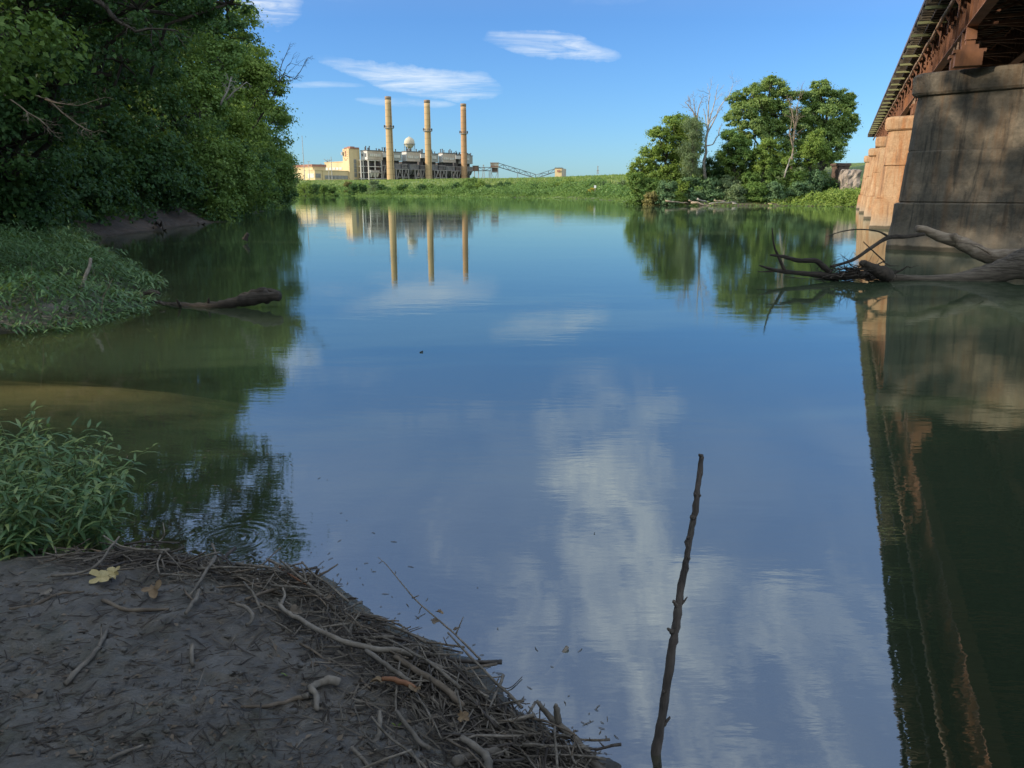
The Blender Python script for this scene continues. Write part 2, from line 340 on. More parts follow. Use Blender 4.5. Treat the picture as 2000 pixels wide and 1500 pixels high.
def crown_leaves(blobs, n, leaf, rg, clumps=26, cs=0.30, aspect=0.62, droop=0.0, shell=0.55):
    blobs = np.asarray(blobs, float); wgt = (blobs[:, 3] * blobs[:, 4] + blobs[:, 4] * blobs[:, 5] + blobs[:, 3] * blobs[:, 5]); wgt = wgt / wgt.sum()
    P_, N_, C_, K_ = [], [], [], []
    for bl, wt in zip(blobs, wgt):
        c, r = bl[:3], bl[3:6]; k = clumps; d = unit(rg.normal(size=(k, 3))); d[:, 2] = np.abs(d[:, 2]) * np.where(rg.random(k) < 0.68, 1, -1)
        cc = c + d * r * (shell + (1 - shell) * rg.random((k, 1)) ** 0.5)
        sz = cs * (0.6 + 0.8 * rg.random(k)); tone = rg.random(k)
        m = max(8, int(n * wt)); idx = rg.integers(0, k, m)
        off = rg.normal(size=(m, 3)) * 0.5 * np.where(rg.random((m, 1)) < .12, 1.9, 1.0); q = cc[idx] + off * (r * sz[idx, None]) * np.array([1, 1, 0.75])
        q[:, 2] -= droop * rg.random(m) ** 2 * r[2]
        nn = unit(unit(off) * 0.6 + unit((cc[idx] - c) / r) * 0.4 + np.array([0, 0, 0.45]) + rg.normal(size=(m, 3)) * 0.45)
        P_.append(q); N_.append(nn); C_.append(np.clip(tone[idx] * 0.55 + rg.random(m) * 0.45, 0, 1)); K_.append(cc)
    pos = np.concatenate(P_); nr = np.concatenate(N_); va = np.concatenate(C_)
    tang = None
    if droop: tang = rg.normal(size=pos.shape) * .4 + np.array([0, 0, -1.0])
    V, Q = leaf_quads(pos, nr, leaf * (0.6 + 0.8 * rg.random(len(pos))), aspect, rg, tang)
    return V, Q, np.repeat(va, 4), K_
def limb(g, a, b, r0, r1, rg, n=6, seg=6, wob=0.06, sag=0.0):
    a, b = Vector(a), Vector(b); L = (b - a).length; pts, rr = [], []
    for i in range(seg + 1):
        t = i / seg; p = a.lerp(b, t)
        if 0 < i < seg: p += Vector(rg.normal(size=3) * L * wob * math.sin(math.pi * t))
        p.z += sag * L * math.sin(math.pi * t); pts.append(p); rr.append(r0 + (r1 - r0) * t)
    g.tube(pts, rr, n); return pts
def tree(base, blobs, n, leaf, m, label, cat='tree', group=None, name='tree', seed=0, bark='bark', tr=0.3, clumps=26, cs=0.30, aspect=0.62, droop=0.0, twigs=5, lean=(0, 0), shell=0.55, stems=1):
    rg = np.random.default_rng(seed); base = Vector(base); th = thing(name, base, label, cat, group)
    V, Q, va, K = crown_leaves(blobs, n, leaf, rg, clumps, cs, aspect, droop, shell)
    ba = np.asarray(blobs, float); top = ba[:, 2].max(); cx, cy = ba[:, 0].mean(), ba[:, 1].mean()
    g = Geo(); hh = top - base.z
    for s_ in range(stems):
        bb = base + Vector((rg.uniform(-.3, .3), rg.uniform(-.3, .3), 0)) * (s_ > 0) - Vector((0, 0, 0.5))
        mid = Vector((cx + lean[0] + rg.uniform(-.5, .5) * s_, cy + lean[1], base.z + hh * 0.9))
        trunk = limb(g, bb, mid, tr, tr * 0.28, rg, 8, 9, 0.02)
        for bi, (bl, kk) in enumerate(zip(ba, K)):
            if bi % stems != s_: continue
            f = min(0.9, max(0.15, (bl[2] - base.z) / hh - 0.22)); st = trunk[int(f * 9)]
            limb(g, st, bl[:3], tr * 0.42 * (1 - f * .5), tr * 0.13, rg, 5, 5, 0.05, 0.03)
            for q in kk[:twigs]: limb(g, bl[:3], q, tr * 0.13, tr * 0.04, rg, 4, 3, 0.06)
    part('trunk', g, bark, th, True)
    np_part('crown', V, Q, va, m, th)
    return th
def blob_cloud(cx, cy, z0, z1, rx, ry, k, rg, low=0.55, br=(0.33, 0.5)):
    """blobs filling an egg-shaped envelope"""
    out = []
    for i in range(k):
        t = (i + rg.random()) / k; z = z0 + (z1 - z0) * t
        wv = math.sin(math.pi * min(1, (low + (1 - low) * (t if t > low else t)) if t < .5 else 1.0 - (t - .5) * 0.9)) if False else (low + (1 - low) * math.sin(math.pi * min(t * 1.25, 0.5)) ) * (1 if t < .55 else math.cos((t - .55) / .45 * 1.15))
        a = rg.random() * 2 * math.pi; rr = (0.35 + 0.6 * rg.random()) * wv
        b = rg.uniform(*br)
        out.append((cx + math.cos(a) * rr * rx, cy + math.sin(a) * rr * ry, z, b * rx, b * ry, b * min(rx, (z1 - z0) * .5) * 0.9))
    return out
def dup(root, loc, rz=0.0, sc=1.0, label=None, group=None):
    r = root.copy(); COL.objects.link(r); r.location = loc; r.rotation_euler = (0, 0, rz)
    r.scale = (sc, sc, sc) if not hasattr(sc, '__len__') else sc
    if label: r['label'] = label
    if group: r['group'] = group
    for ch in list(root.children):
        c = ch.copy(); COL.objects.link(c); c.parent = r
    return r

# ------------------------------------------------------------------ value noise for the terrain
def vnoise(x, y, seed=0):
    xi = np.floor(x).astype(np.int64); yi = np.floor(y).astype(np.int64); fx = x - xi; fy = y - yi
    fx = fx * fx * (3 - 2 * fx); fy = fy * fy * (3 - 2 * fy)
    def h(a, b):
        n = (a * 374761393 + b * 668265263 + seed * 974634777) & 0xffffffff
        n = ((n ^ (n >> 13)) * 1274126177) & 0xffffffff
        return ((n ^ (n >> 16)) & 0xffff) / 65535.0
    return (h(xi, yi) * (1 - fx) + h(xi + 1, yi) * fx) * (1 - fy) + (h(xi, yi + 1) * (1 - fx) + h(xi + 1, yi + 1) * fx) * fy
def fbm(x, y, o=5, seed=0, gain=0.5):
    s = 0; a = 1; t = 0
    for i in range(o): s = s + a * (vnoise(x * 2 ** i, y * 2 ** i, seed + i) - 0.5); t += a; a *= gain
    return s / t
def sstep(t): t = np.clip(t, 0, 1); return t * t * (3 - 2 * t)

# shoreline of the river (water polygon)
FG = [G0(u, v) for u, v in ((1180, 1500), (1090, 1452), (1000, 1400), (965, 1335), (930, 1290), (820, 1235), (720, 1190), (660, 1150), (640, 1125), (540, 1118), (440, 1105), (330, 1095), (230, 1090), (110, 1082), (0, 1075))]
LB = [(-3.7, 4.6), (-5.2, 5.2), (-7.4, 6.0), (-8.9, 7.6), (-9.2, 9.6), (-7.9, 11.2), (-7.1, 12.0), (-6.75, 13.2), (-7.2, 15.2), (-8.4, 17.5), (-9.6, 19.8), (-12.2, 23.5), (-16, 29), (-18.9, 34.5), (-19.2, 40), (-20.3, 53), (-22.2, 62), (-24.2, 71), (-29, 94), (-38.5, 134), (-55, 200), (-84, 300), (-118, 360)]
FB = [(-98, 375), (-60, 340), (-20, 310), (0, 262), (14.6, 226), (24, 185), (24, 162), (19.5, 145), (20.6, 130), (24, 122), (30, 116.5), (40.6, 115.5), (44, 111), (47, 108.6), (62, 104), (92, 92), (140, 60), (160, 15), (150, -50), (60, -50), (22, -24), (5, -6), (1.3, 0.4), (0.75, 1.6)]
POLY = np.array([(p[0], p[1]) for p in FG] + LB + FB)
def shore_d(x, y):
    """signed distance, positive on land"""
    a = POLY; b = np.roll(POLY, -1, 0); best = np.full(x.shape, 1e9); ins = np.zeros(x.shape, bool)
    for (ax, ay), (bx, by) in zip(a, b):
        ex, ey = bx - ax, by - ay; t = np.clip(((x - ax) * ex + (y - ay) * ey) / (ex * ex + ey * ey), 0, 1)
        best = np.minimum(best, (x - ax - t * ex) ** 2 + (y - ay - t * ey) ** 2)
        if ay != by:
            c = (ay > y) != (by > y); xx = (bx - ax) * (y - ay) / (by - ay) + ax; ins ^= c & (x < xx)
    d = np.sqrt(best); return np.where(ins, -d, d)
def height(x, y):
    x = np.asarray(x, float); y = np.asarray(y, float); d0 = shore_d(x, y)
    near = 1 - sstep((np.hypot(x + 1, y - 2.5) - 5) / 6)
    wig = fbm(x * .9, y * .9, 5, 3) * np.clip(np.hypot(x, y) / 12, 0.06, 1.1) + fbm(x * 5, y * 5, 4, 9) * 0.10 * near
    d = d0 + wig * 0.9
    land_f = 0.02 + 0.26 * (1 - np.exp(-np.maximum(d, 0) / 1.1)) + 0.05 * np.maximum(d, 0)
    flat = 1 - sstep((y - 30) / 8)                       # low weed flats on the near left
    rise_l = sstep((d - 9.0 * flat) / (3.5 + 3 * flat)) * 1.15 + sstep((d - 6) / 20) * 3.2 + 0.16 * sstep(d / 1.5)
    rise_f = 0.5 * sstep(d / 3) + 6.6 * sstep((d - 5) / 34)
    far = np.clip(sstep((y - 90) / 40) * (x > -0.27 * y - 4) + sstep((y - 300) / 30), 0, 1)
    land = rise_l * (1 - far) + rise_f * far
    land = land * (1 - near) + land_f * near
    bed = -np.minimum(1.9, 0.17 * np.maximum(-d, 0) * (0.55 + 0.45 * near))
    shoal = np.exp(-(((x + 5.0) / 3.0) ** 2 + ((y - 8.3 + (x + 5) * .05) / 1.1) ** 2)) * 0.88
    bed = np.maximum(bed, bed * 0) if False else bed * (1 - shoal) - 0.05 * (shoal > .3) * 0
    z = np.where(d > 0, land, bed)
    rough = fbm(x * 1.1, y * 1.1, 6, 21) * (0.10 + 1.1 * sstep((np.hypot(x, y) - 15) / 30)) * np.where(d > 0, sstep(d / 1.0), 0.25)
    fine = (fbm(x * 5, y * 6, 4, 5, .55) * 0.08 + fbm(x * 24, y * 30, 4, 55, .65) * 0.034 - np.maximum(0, fbm(x * 4.2, y * 3.1, 3, 77) - 0.16) * 0.22) * near * np.where(d > 0, sstep(d / 0.25 + .2), 0.3)
    return z + rough * (1 - near * .6) + fine, d
def axis(segs):
    out = []
    for a, b, s in segs: out += list(np.arange(a, b, s))
    return np.array(out + [segs[-1][1]])
def grid(xs, ys):
    Xg, Yg = np.meshgrid(xs, ys); nx, ny = len(xs), len(ys)
    i = np.arange(nx - 1)[None, :] + np.arange(ny - 1)[:, None] * nx
    return Xg.ravel(), Yg.ravel(), np.stack([i, i + 1, i + nx + 1, i + nx], -1).reshape(-1, 4)
def geo_out(a, b, s0, g):
    out = [a]; s = s0
    while out[-1] < b: out.append(out[-1] + s); s *= g
    return out
xs = np.array(sorted(set([round(-v, 4) for v in geo_out(160, 6000, 4, 1.35)] + list(np.round(np.concatenate([np.arange(-160, -42, 2.5), np.arange(-42, -12, .7), np.arange(-12, -4.4, .16), np.arange(-4.4, 1.6, 0.021), np.arange(1.6, 6, .3), np.arange(6, 60, 1.1), np.arange(60, 160, 3)]), 4)) + geo_out(160, 6000, 4, 1.35))))
ys = np.array(sorted(set([round(-v, 4) for v in geo_out(60, 6000, 5, 1.4)] + list(np.round(np.concatenate([np.arange(-60, -2, 3), np.arange(-2, 2.0, .3), np.arange(2.0, 5.2, .019), np.arange(5.2, 14, .14), np.arange(14, 45, .5), np.arange(45, 170, 1.3), np.arange(170, 460, 2.6)]), 4)) + geo_out(460, 6500, 6, 1.3))))
gx, gy, gq = grid(xs, ys)
gz, gd = height(gx, gy)
gz = np.where(np.hypot(gx, gy - 200) > 1500, gz * 0 + 4.0, gz)
veg = np.clip(sstep((gd - 0.5) / 2.0) * sstep((gy - 80) / 30) * (gx > -0.27 * gy - 3) + sstep((gy - 260) / 60) + sstep((np.hypot(gx, gy) - 600) / 100), 0, 1)
gme = np_mesh('ground', np.stack([gx, gy, gz], 1), gq, veg, True)
def ground_mat(t):
    geo = t.new('ShaderNodeNewGeometry').outputs['Position']
    va = t.new('ShaderNodeAttribute', attribute_name='var').outputs['Fac']
    z = t.new('ShaderNodeSeparateXYZ', {0: geo}).outputs[2]
    n1 = t.ramp(t.noise(geo, 3.2, 9, 0.68, 0.8), [(0.35, 0.0), (0.66, 1.0)])
    mud = t.mix(n1, (0.118, 0.112, 0.106), (0.25, 0.24, 0.225))
    n2 = t.ramp(t.noise(geo, 14, 9, 0.7, 1.0), [(0.48, 0.0), (0.62, 1.0)])
    mud = t.mix(t.math('MULTIPLY', n2, 0.55), mud, (0.23, 0.195, 0.15))
    n3 = t.ramp(t.noise(geo, 1.7, 6, 0.6, 0.5), [(0.52, 0.0), (0.68, 1.0)])
    mud = t.mix(t.math('MULTIPLY', n3, 0.4), mud, (0.085, 0.10, 0.050))
    far = t.new('ShaderNodeVectorMath', {0: geo}, operation='LENGTH').outputs['Value']
    red = t.new('ShaderNodeMapRange', {0: far, 1: 14.0, 2: 30.0, 3: 0.0, 4: 0.75}); red.clamp = True
    mud = t.mix(red.outputs[0], mud, t.mix(t.ramp(t.noise(geo, 1.3, 9, 0.7, 1.0), [(0.4, 0.0), (0.6, 1.0)]), (0.055, 0.036, 0.024), (0.125, 0.08, 0.052)))
    wet = t.new('ShaderNodeMapRange', {0: z, 1: 0.09, 2: 0.01, 3: 0.0, 4: 0.6}); wet.clamp = True
    mud = t.mix(wet.outputs[0], mud, (0.055, 0.045, 0.032))
    sand = t.new('ShaderNodeMapRange', {0: z, 1: -0.008, 2: -0.04, 3: 0.0, 4: 1.0}); sand.clamp = True
    mud = t.mix(sand.outputs[0], mud, t.mix(t.noise(geo, 3.0, 6, 0.6), (0.045, 0.042, 0.024), (0.10, 0.088, 0.05)))
    gxn, gyn, _z = t.new('ShaderNodeSeparateXYZ', {0: geo}).outputs          # a bar of clean pale sand in the left shallows
    e1 = t.math('POWER', t.math('DIVIDE', t.math('ABSOLUTE', t.math('ADD', gxn, 5.2)), 3.0), 2.0); e2 = t.math('POWER', t.math('DIVIDE', t.math('ABSOLUTE', t.math('SUBTRACT', gyn, 8.35)), 1.0), 2.0)
    q = t.math('ADD', t.math('ADD', e1, e2), t.math('MULTIPLY', t.math('SUBTRACT', t.noise(t.mapping(geo, (.8, 3.4, 1), (0, 0, R(6))), 1.5, 7, 0.62, 0.8), 0.5), 3.4))
    bar = t.ramp(t.math('SUBTRACT', 1.3, q, True), [(0.0, 0.0), (0.45, 0.35), (1.0, 0.85)])
    mud = t.mix(t.math('MULTIPLY', bar, sand.outputs[0]), mud, t.mix(t.noise(t.mapping(geo, (1, 3, 1)), 2.0, 6, 0.6), (0.36, 0.30, 0.17), (0.64, 0.53, 0.32)))
    g = t.mix(t.ramp(t.noise(geo, 0.12, 7, 0.6), [(0.35, 0.0), (0.65, 1.0)]), (0.12, 0.19, 0.035), (0.22, 0.26, 0.07))
    g = t.mix(t.math('MULTIPLY', t.ramp(t.noise(geo, 1.1, 7, 0.7), [(0.4, 0.0), (0.62, 1.0)]), .5), g, (0.08, 0.135, 0.03))
    c = t.mix(va, mud, g)
    hh = t.math('ADD', t.noise(geo, 22, 10, 0.72, 0.6), t.math('MULTIPLY', t.noise(t.mapping(geo, (1, 2.6, 1), (0, 0, R(35))), 38, 6, 0.7, 1.5), 0.7))
    b0 = t.new('ShaderNodeBump', {'Strength': 0.9, 'Distance': t.math('MULTIPLY', red.outputs[0], 0.5), 'Height': t.noise(t.mapping(geo, (1, 1, 2.5)), 1.6, 9, 0.7, 0.8)})
    b = t.new('ShaderNodeBump', {'Strength': 0.9, 'Distance': 0.035, 'Height': hh, 'Normal': b0.outputs[0]})
    ro = t.new('ShaderNodeMapRange', {0: z, 1: 0.15, 2: 0.0, 3: 0.52, 4: 0.28}); ro.clamp = True
    return t.new('ShaderNodeBsdfPrincipled', {'Base Color': c, 'Roughness': ro.outputs[0], 'Specular IOR Level': 0.35, 'Normal': b.outputs[0]}).outputs[0]
M['ground'] = mat('ground', ground_mat)
props(link('ground', gme, 'ground'), 'dark trodden mud of the near bank running under the river to the green far levee', 'ground', kind='structure')
def gz_at(x, y):
    z, d = height(np.array([float(x)]), np.array([float(y)])); return float(z[0])
def gz_many(x, y): return height(np.asarray(x), np.asarray(y))

# ------------------------------------------------------------------ water
wx = np.array(sorted(set(list(np.round(np.concatenate([np.arange(-130, -24, 3), np.arange(-24, -10, .8), np.arange(-10, 2, .12), np.arange(2, 14, .8), np.arange(14, 165, 4)]), 3)))))
wy = np.array(sorted(set(list(np.round(np.concatenate([np.arange(-60, 1, 4), np.arange(1, 14, .12), np.arange(14, 50, .8), np.arange(50, 400, 4)]), 3)))))
ax_, ay_, aq_ = grid(wx, wy)
az_, ad_ = height(ax_, ay_)
depth = np.maximum(0, -az_)
murk = 1 - np.exp(-depth * 3.8)
wme = np_mesh('river', np.stack([ax_, ay_, ax_ * 0], 1), aq_, murk, True)
def water_mat(t):
    geo = t.new('ShaderNodeNewGeometry').outputs['Position']
    mk = t.new('ShaderNodeAttribute', attribute_name='var').outputs['Fac']
    s = t.new('ShaderNodeSeparateXYZ', {0: geo})
    n1 = t.noise(t.mapping(geo, (0.55, 1.5, 1), (0, 0, R(12))), 1.3, 5, 0.55, 0.4)
    n2 = t.noise(t.mapping(geo, (0.8, 3.0, 1), (0, 0, R(-6))), 3.6, 4, 0.5)
    patch = t.ramp(t.noise(t.mapping(geo, (0.5, 1.6, 1)), 0.16, 4, 0.6), [(0.35, 0.25), (0.7, 1.0)])
    hgt = t.math('MULTIPLY', t.math('ADD', n1, t.math('MULTIPLY', n2, 0.35)), patch)
    c0 = G0(455, 1052)
    rx = t.math('SUBTRACT', s.outputs[0], c0.x); ry = t.math('SUBTRACT', s.outputs[1], c0.y)
    rr = t.math('ADD', t.math('SQRT', t.math('ADD', t.math('POWER', rx, 2.0), t.math('POWER', ry, 2.0))), t.math('MULTIPLY', t.noise(geo, 5.0, 3, 0.5), 0.05))
    rmask = t.ramp(t.noise(geo, 2.3, 3, 0.5), [(0.38, 0.1), (0.6, 1.0)])
    ring = t.math('MULTIPLY', t.math('SINE', t.math('MULTIPLY', rr, 110.0)), t.math('MULTIPLY', t.math('SUBTRACT', 1.0, t.math('MULTIPLY', rr, 2.0), True), 0.15))
    ring = t.math('MULTIPLY', ring, rmask)
    hgt = t.math('ADD', hgt, ring)
    b = t.new('ShaderNodeBump', {'Strength': 0.27, 'Distance': 0.012, 'Height': hgt})
    fr = t.new('ShaderNodeFresnel', {'IOR': 4.6, 'Normal': b.outputs[0]})
    gl = t.new('ShaderNodeBsdfGlossy', {'Color': (0.93, 1.0, 1.0, 1), 'Roughness': 0.004, 'Normal': b.outputs[0]})
    mc = t.mix(t.noise(t.mapping(geo, (.4, .4, 1)), 0.5, 4), (0.042, 0.064, 0.036), (0.056, 0.080, 0.044))
    df = t.new('ShaderNodeBsdfDiffuse', {'Color': mc})
    tr = t.new('ShaderNodeBsdfTransparent', {'Color': (0.87, 0.86, 0.68, 1)})
    body = t.new('ShaderNodeMixShader', {0: mk, 1: tr.outputs[0], 2: df.outputs[0]})
    back = t.new('ShaderNodeNewGeometry').outputs['Backfacing']      # seen from the river bed the surface lets light through
    fac = t.math('ADD', t.math('MULTIPLY', fr.outputs[0], t.math('SUBTRACT', 1.0, back)), t.math('MULTIPLY', back, 0.15))
    return t.new('ShaderNodeMixShader', {0: fac, 1: body.outputs[0], 2: gl.outputs[0]}).outputs[0]
M['water'] = mat('water', water_mat)
props(link('river_water', wme, 'water'), 'calm murky green river mirroring the sky, chimneys and trees', 'water', kind='structure')

# ------------------------------------------------------------------ railway bridge
BS, BC = 0.3865, 0.9223
def B(al, r, z): return Vector((al * BS + r * BC, al * BC - r * BS, z))
AL, RT = Vector((BS, BC, 0)), Vector((BC, -BS, 0))
ZP, ZG0, ZG1, ZT = 6.15, 7.4, 8.95, 9.2      # pier top, girder bottom, girder top, tie top
AB = [-9.0, 31.6, 49.3, 67.0, 84.6, 102.3, 116.0]
bridge = thing('railway_bridge', B(31.6, 4.7, ZP), 'rusty steel railway bridge with timber ties crossing the river on concrete piers', 'bridge')
for i in range(6):
    a0, a1 = AB[i] + 0.06, AB[i + 1] - 0.06
    for r in (3.4, 6.2, 9.0):
        g = Geo()
        g.obox(B(a0, r, ZG0 + .04), AL * (a1 - a0), RT * 0.03, (0, 0, ZG1 - ZG0 - .08))
        for zz_ in (ZG0, ZG1 - .045): g.obox(B(a0 + .002, r - .15, zz_), AL * (a1 - a0 - .004), RT * 0.33, (0, 0, .045))
        for zz_ in (ZG0 + .05, ZG1 - .20): g.obox(B(a0 + .004, r - .022, zz_), AL * (a1 - a0 - .008), RT * 0.018, (0, 0, .14))
        al = a0 + .3
        while al < a1:
            for side in (-.15, .033): g.obox(B(al, r + side, ZG0 + .05), AL * .05, RT * .12, (0, 0, ZG1 - ZG0 - .10))
            al += .9
        part('girder', g, 'rust', bridge)
    g = Geo()
    n = int((a1 - a0) / 3)
    for k in range(n + 1):
        aa = a0 + .5 + (a1 - a0 - 1) * k / n
        g.bar(B(aa, 3.3, ZG0 + .2), B(aa, 8.95, ZG0 + .2), .09); g.bar(B(aa, 3.3, ZG0 + .2), B(aa, 6.15, ZG1 - .2), .07); g.bar(B(aa, 3.3, ZG1 - .2), B(aa, 6.15, ZG0 + .2), .07)
        if k < n:
            ab = a0 + .5 + (a1 - a0 - 1) * (k + 1) / n; g.bar(B(aa, 3.3, ZG0 + .25), B(ab, 8.95, ZG0 + .25), .08)
    part('cross_bracing', g, 'rust', bridge)
def tie_geo(g, al, r0, r1): g.obox(B(al - .11, r0, ZT - .24), AL * .22, RT * (r1 - r0), (0, 0, .24))
als = np.arange(-8.8, 116, .52); nt = 0; stuffg = Geo()
proto = None
for al in als:
    if 26.5 <= al <= 78 and nt < 100:
        if proto is None:
            g = Geo(); g.obox((-.11, 0, -.24), (.22, 0, 0), (0, 8.0, 0), (0, 0, .24))
            me = bpy.data.meshes.new('tie'); me.from_pydata(g.v, [], g.f); me.materials.append(M['tie_wood']); proto = me
        o = bpy.data.objects.new('tie', proto); COL.objects.link(o); o.parent = bridge
        jit = rnd.uniform(-.09, .07)
        o.location = B(al, 2.28 + jit, ZT) - bridge.location; o.rotation_euler = (0, 0, math.atan2(BC, BS) + rnd.uniform(-.01, .01)); o.scale = (1, -1, 1); nt += 1
        o.scale = (1, 1, 1); o.rotation_euler[2] = math.atan2(BC, BS) + math.pi + rnd.uniform(-.008, .008)
    else: tie_geo(stuffg, al, 2.28 + rnd.uniform(-.09, .07), 10.28)
o = part('tie_rows', stuffg, 'tie_wood', bridge); o['kind'] = 'stuff'
g = Geo()
for r_ in np.arange(2.36, 10.1, .26): g.obox(B(-9 + rnd.random() * .2, r_, ZT + .003), AL * 124.5, RT * .25, (0, 0, .05))  # planks added to close the tie gaps and keep the underside dark
part('shade_planks', g, 'tie_wood', bridge)
g = Geo(); g.obox(B(-9, 2.20, ZT + .003), AL * 125, RT * .12, (0, 0, .16)); g.obox(B(-9, 10.2, ZT + .003), AL * 125, RT * .12, (0, 0, .16)); part('guard_timber', g, 'rail_steel', bridge)
for r in (3.95, 5.39):
    g = Geo(); g.obox(B(-9, r, ZT + .056), AL * 125, RT * .14, (0, 0, .03)); g.obox(B(-9, r + .06, ZT + .086), AL * 125, RT * .02, (0, 0, .1)); g.obox(B(-9, r + .035, ZT + .186), AL * 125, RT * .07, (0, 0, .04)); part('rail', g, 'rail_steel', bridge)
g = Geo(); g.tube([B(a, 2.88 + .02 * math.sin(a), 8.52 + .015 * math.sin(a * 1.7)) for a in np.arange(-8, 116, 2.0)], .07, 8); part('pipe', g, 'rust_pale', bridge, True)
g = Geo(); g.tube([B(a, 2.62, 8.86) for a in np.arange(-8, 116, 4.0)], .025, 5); part('cable', g, 'rail_steel', bridge, True)
k = 0
for a in np.arange(20.3, 105, 2.9):
    g = Geo(); g.obox(B(a, 2.12 + rnd.uniform(-.05, .05), 8.70), AL * .16, RT * 1.28, (0, 0, .10)); br = part('walkway_bracket', g, 'tie_green', bridge, at=B(a, 2.2, 8.7))
    g = Geo(); g.bar(B(a + .08, 2.88, 8.44), B(a + .08, 3.2, 7.95), .06); g.obox(B(a + .02, 3.0, 7.8), AL * .13, RT * .04, (0, 0, .9)); part('hanger', g, 'rust', br)
    k += 1

def pier(cx, cy, m, label, idx):
    """left near corner of the shaft at the waterline is (cx, cy)"""
    e = Vector((0.698, -0.716, 0)); nrm = Vector((-0.716, -0.698, 0))   # along the pier, towards the near side
    L = 11.8; ctr = Vector((cx, cy, 0)) + e * (L / 2) - nrm * 1.45
    th = thing('bridge_pier', ctr, label, 'bridge pier', 'concrete piers under the railway bridge')
    rg = np.random.default_rng(90 + idx)
    def ring(z, hl, hw, ch, jit=.03):
        out = []
        cr = []
        for sx, sy in ((-1, 1), (-1, -1), (1, -1), (1, 1)):
            for q in range(5):
                a = q / 4 * math.pi / 2
                ox, oy = {(-1, 1): (-math.sin(a) * 0 - (1 - math.cos(a)) * 0, 0)}.get((sx, sy), (0, 0))
                cr.append((sx, sy, q))
        for sx, sy, q in cr:
            a = q / 4 * math.pi / 2
            if (sx, sy) in ((-1, 1), (1, -1)): dx, dy = math.sin(math.pi / 2 - a) if False else 0, 0
            # corner arc going round: start and end on the two straight sides
            if (sx, sy) == (-1, 1): ux, uy = -math.sin(a), math.cos(a)
            elif (sx, sy) == (-1, -1): ux, uy = -math.cos(a), -math.sin(a)
            elif (sx, sy) == (1, -1): ux, uy = math.sin(a), -math.cos(a)
            else: ux, uy = math.cos(a), math.sin(a)
            px, py = sx * (hl - ch) + ux * ch, sy * (hw - ch) + uy * ch
            out.append(ctr + e * (px + rg.uniform(-jit, jit)) + nrm * (py + rg.uniform(-jit, jit)) + Vector((0, 0, z)))
        return out
    def loft(rings):
        g = Geo(); n = len(rings[0]); g.v = [tuple(p) for r_ in rings for p in r_]
        for i in range(len(rings) - 1):
            for j in range(n): g.f.append((i * n + j, i * n + (j + 1) % n, (i + 1) * n + (j + 1) % n, (i + 1) * n + j))
        g.f.append(tuple(range(n))[::-1]); g.f.append(tuple((len(rings) - 1) * n + j for j in range(n))); return g
    zs = [-1.9, 0, .5, 1.0, 1.64, 1.68, 1.70, 1.74, 2.4, 3.0, 3.46, 3.49, 3.50, 3.53, 4.2, 4.8, 5.4]
    rings = []
    for z in zs:
        t = z / 5.55; gr = 0.03 if z in (1.68, 1.70, 3.49, 3.50) else 0.0
        step = 0.10 * (z < 1.7)
        rings.append(ring(z, L / 2 - 0.26 * t - gr - .1 + step, 1.45 - 0.38 * t - gr + step * .5 - .05, 0.45))
    part('shaft', loft(rings), m, th)
    cz = [(5.36, -.02), (5.40, .07), (5.48, .13), (5.75, .16), (6.0, .15), (6.10, .11), (6.15, .0)]
    part('cap', loft([ring(z, L / 2 - 0.33 + o_, 1.05 + o_, 0.42, .03) for z, o_ in cz]), m, th)
    for r in (3.42, 6.22, 9.02):       # bearings between the pier top and the girders
        for da in (-.55, .55):
            a_ = (ctr.x * BS + ctr.y * BC) + (4.7 - r) * 0.42 * -1 * 0 + (r - 4.9) * -0.43 + da
            g = Geo(); g.obox(B(a_ - .27, r - .40, ZP + .002), AL * .54, RT * .80, (0, 0, .42)); g.obox(B(a_ - .25, r - .48, ZP + .424), AL * .5, RT * .96, (0, 0, .10)); 
            g.obox(B(a_ - .22, r - .25, ZP + .526), AL * .44, RT * .5, (0, 0, .14)); g.obox(B(a_ - .14, r - .14, ZP + .668), AL * .28, RT * .28, (0, 0, .158))
            g.hexa([B(a_ - .18, r - .16, ZP + .828), B(a_ + .18, r - .16, ZP + .828), B(a_ + .18, r + .16, ZP + .828), B(a_ - .18, r + .16, ZP + .828), B(a_ - .06, r - .16, ZG0 - .002), B(a_ + .06, r - .16, ZG0 - .002), B(a_ + .06, r + .16, ZG0 - .002), B(a_ - .06, r + .16, ZG0 - .002)]); b_ = part('bearing', g, 'rust', th)
            g = Geo()
            for q in (-.35, .35): g.lathe(B(a_ + .25, r + q * .9, ZP + .526), [(.045, 0), (.045, .18), (.03, .2), (.03, .3)], 8)
            part('bolt', g, 'rust_pale', b_)
    return th
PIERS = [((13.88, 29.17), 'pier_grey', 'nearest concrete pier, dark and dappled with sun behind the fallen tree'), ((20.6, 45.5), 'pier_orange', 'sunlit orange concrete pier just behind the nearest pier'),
         ((27.5, 61.8), 'pier_orange', 'third concrete pier from the viewer, orange with a grey cap'), ((34.3, 78.1), 'pier_orange', 'fourth concrete pier from the viewer, a narrow orange sliver'), ((41.1, 94.4), 'pier_orange', 'farthest concrete pier standing near the far bank')]
for i, ((x, y), m, lb) in enumerate(PIERS): pier(x, y, m, lb, i)

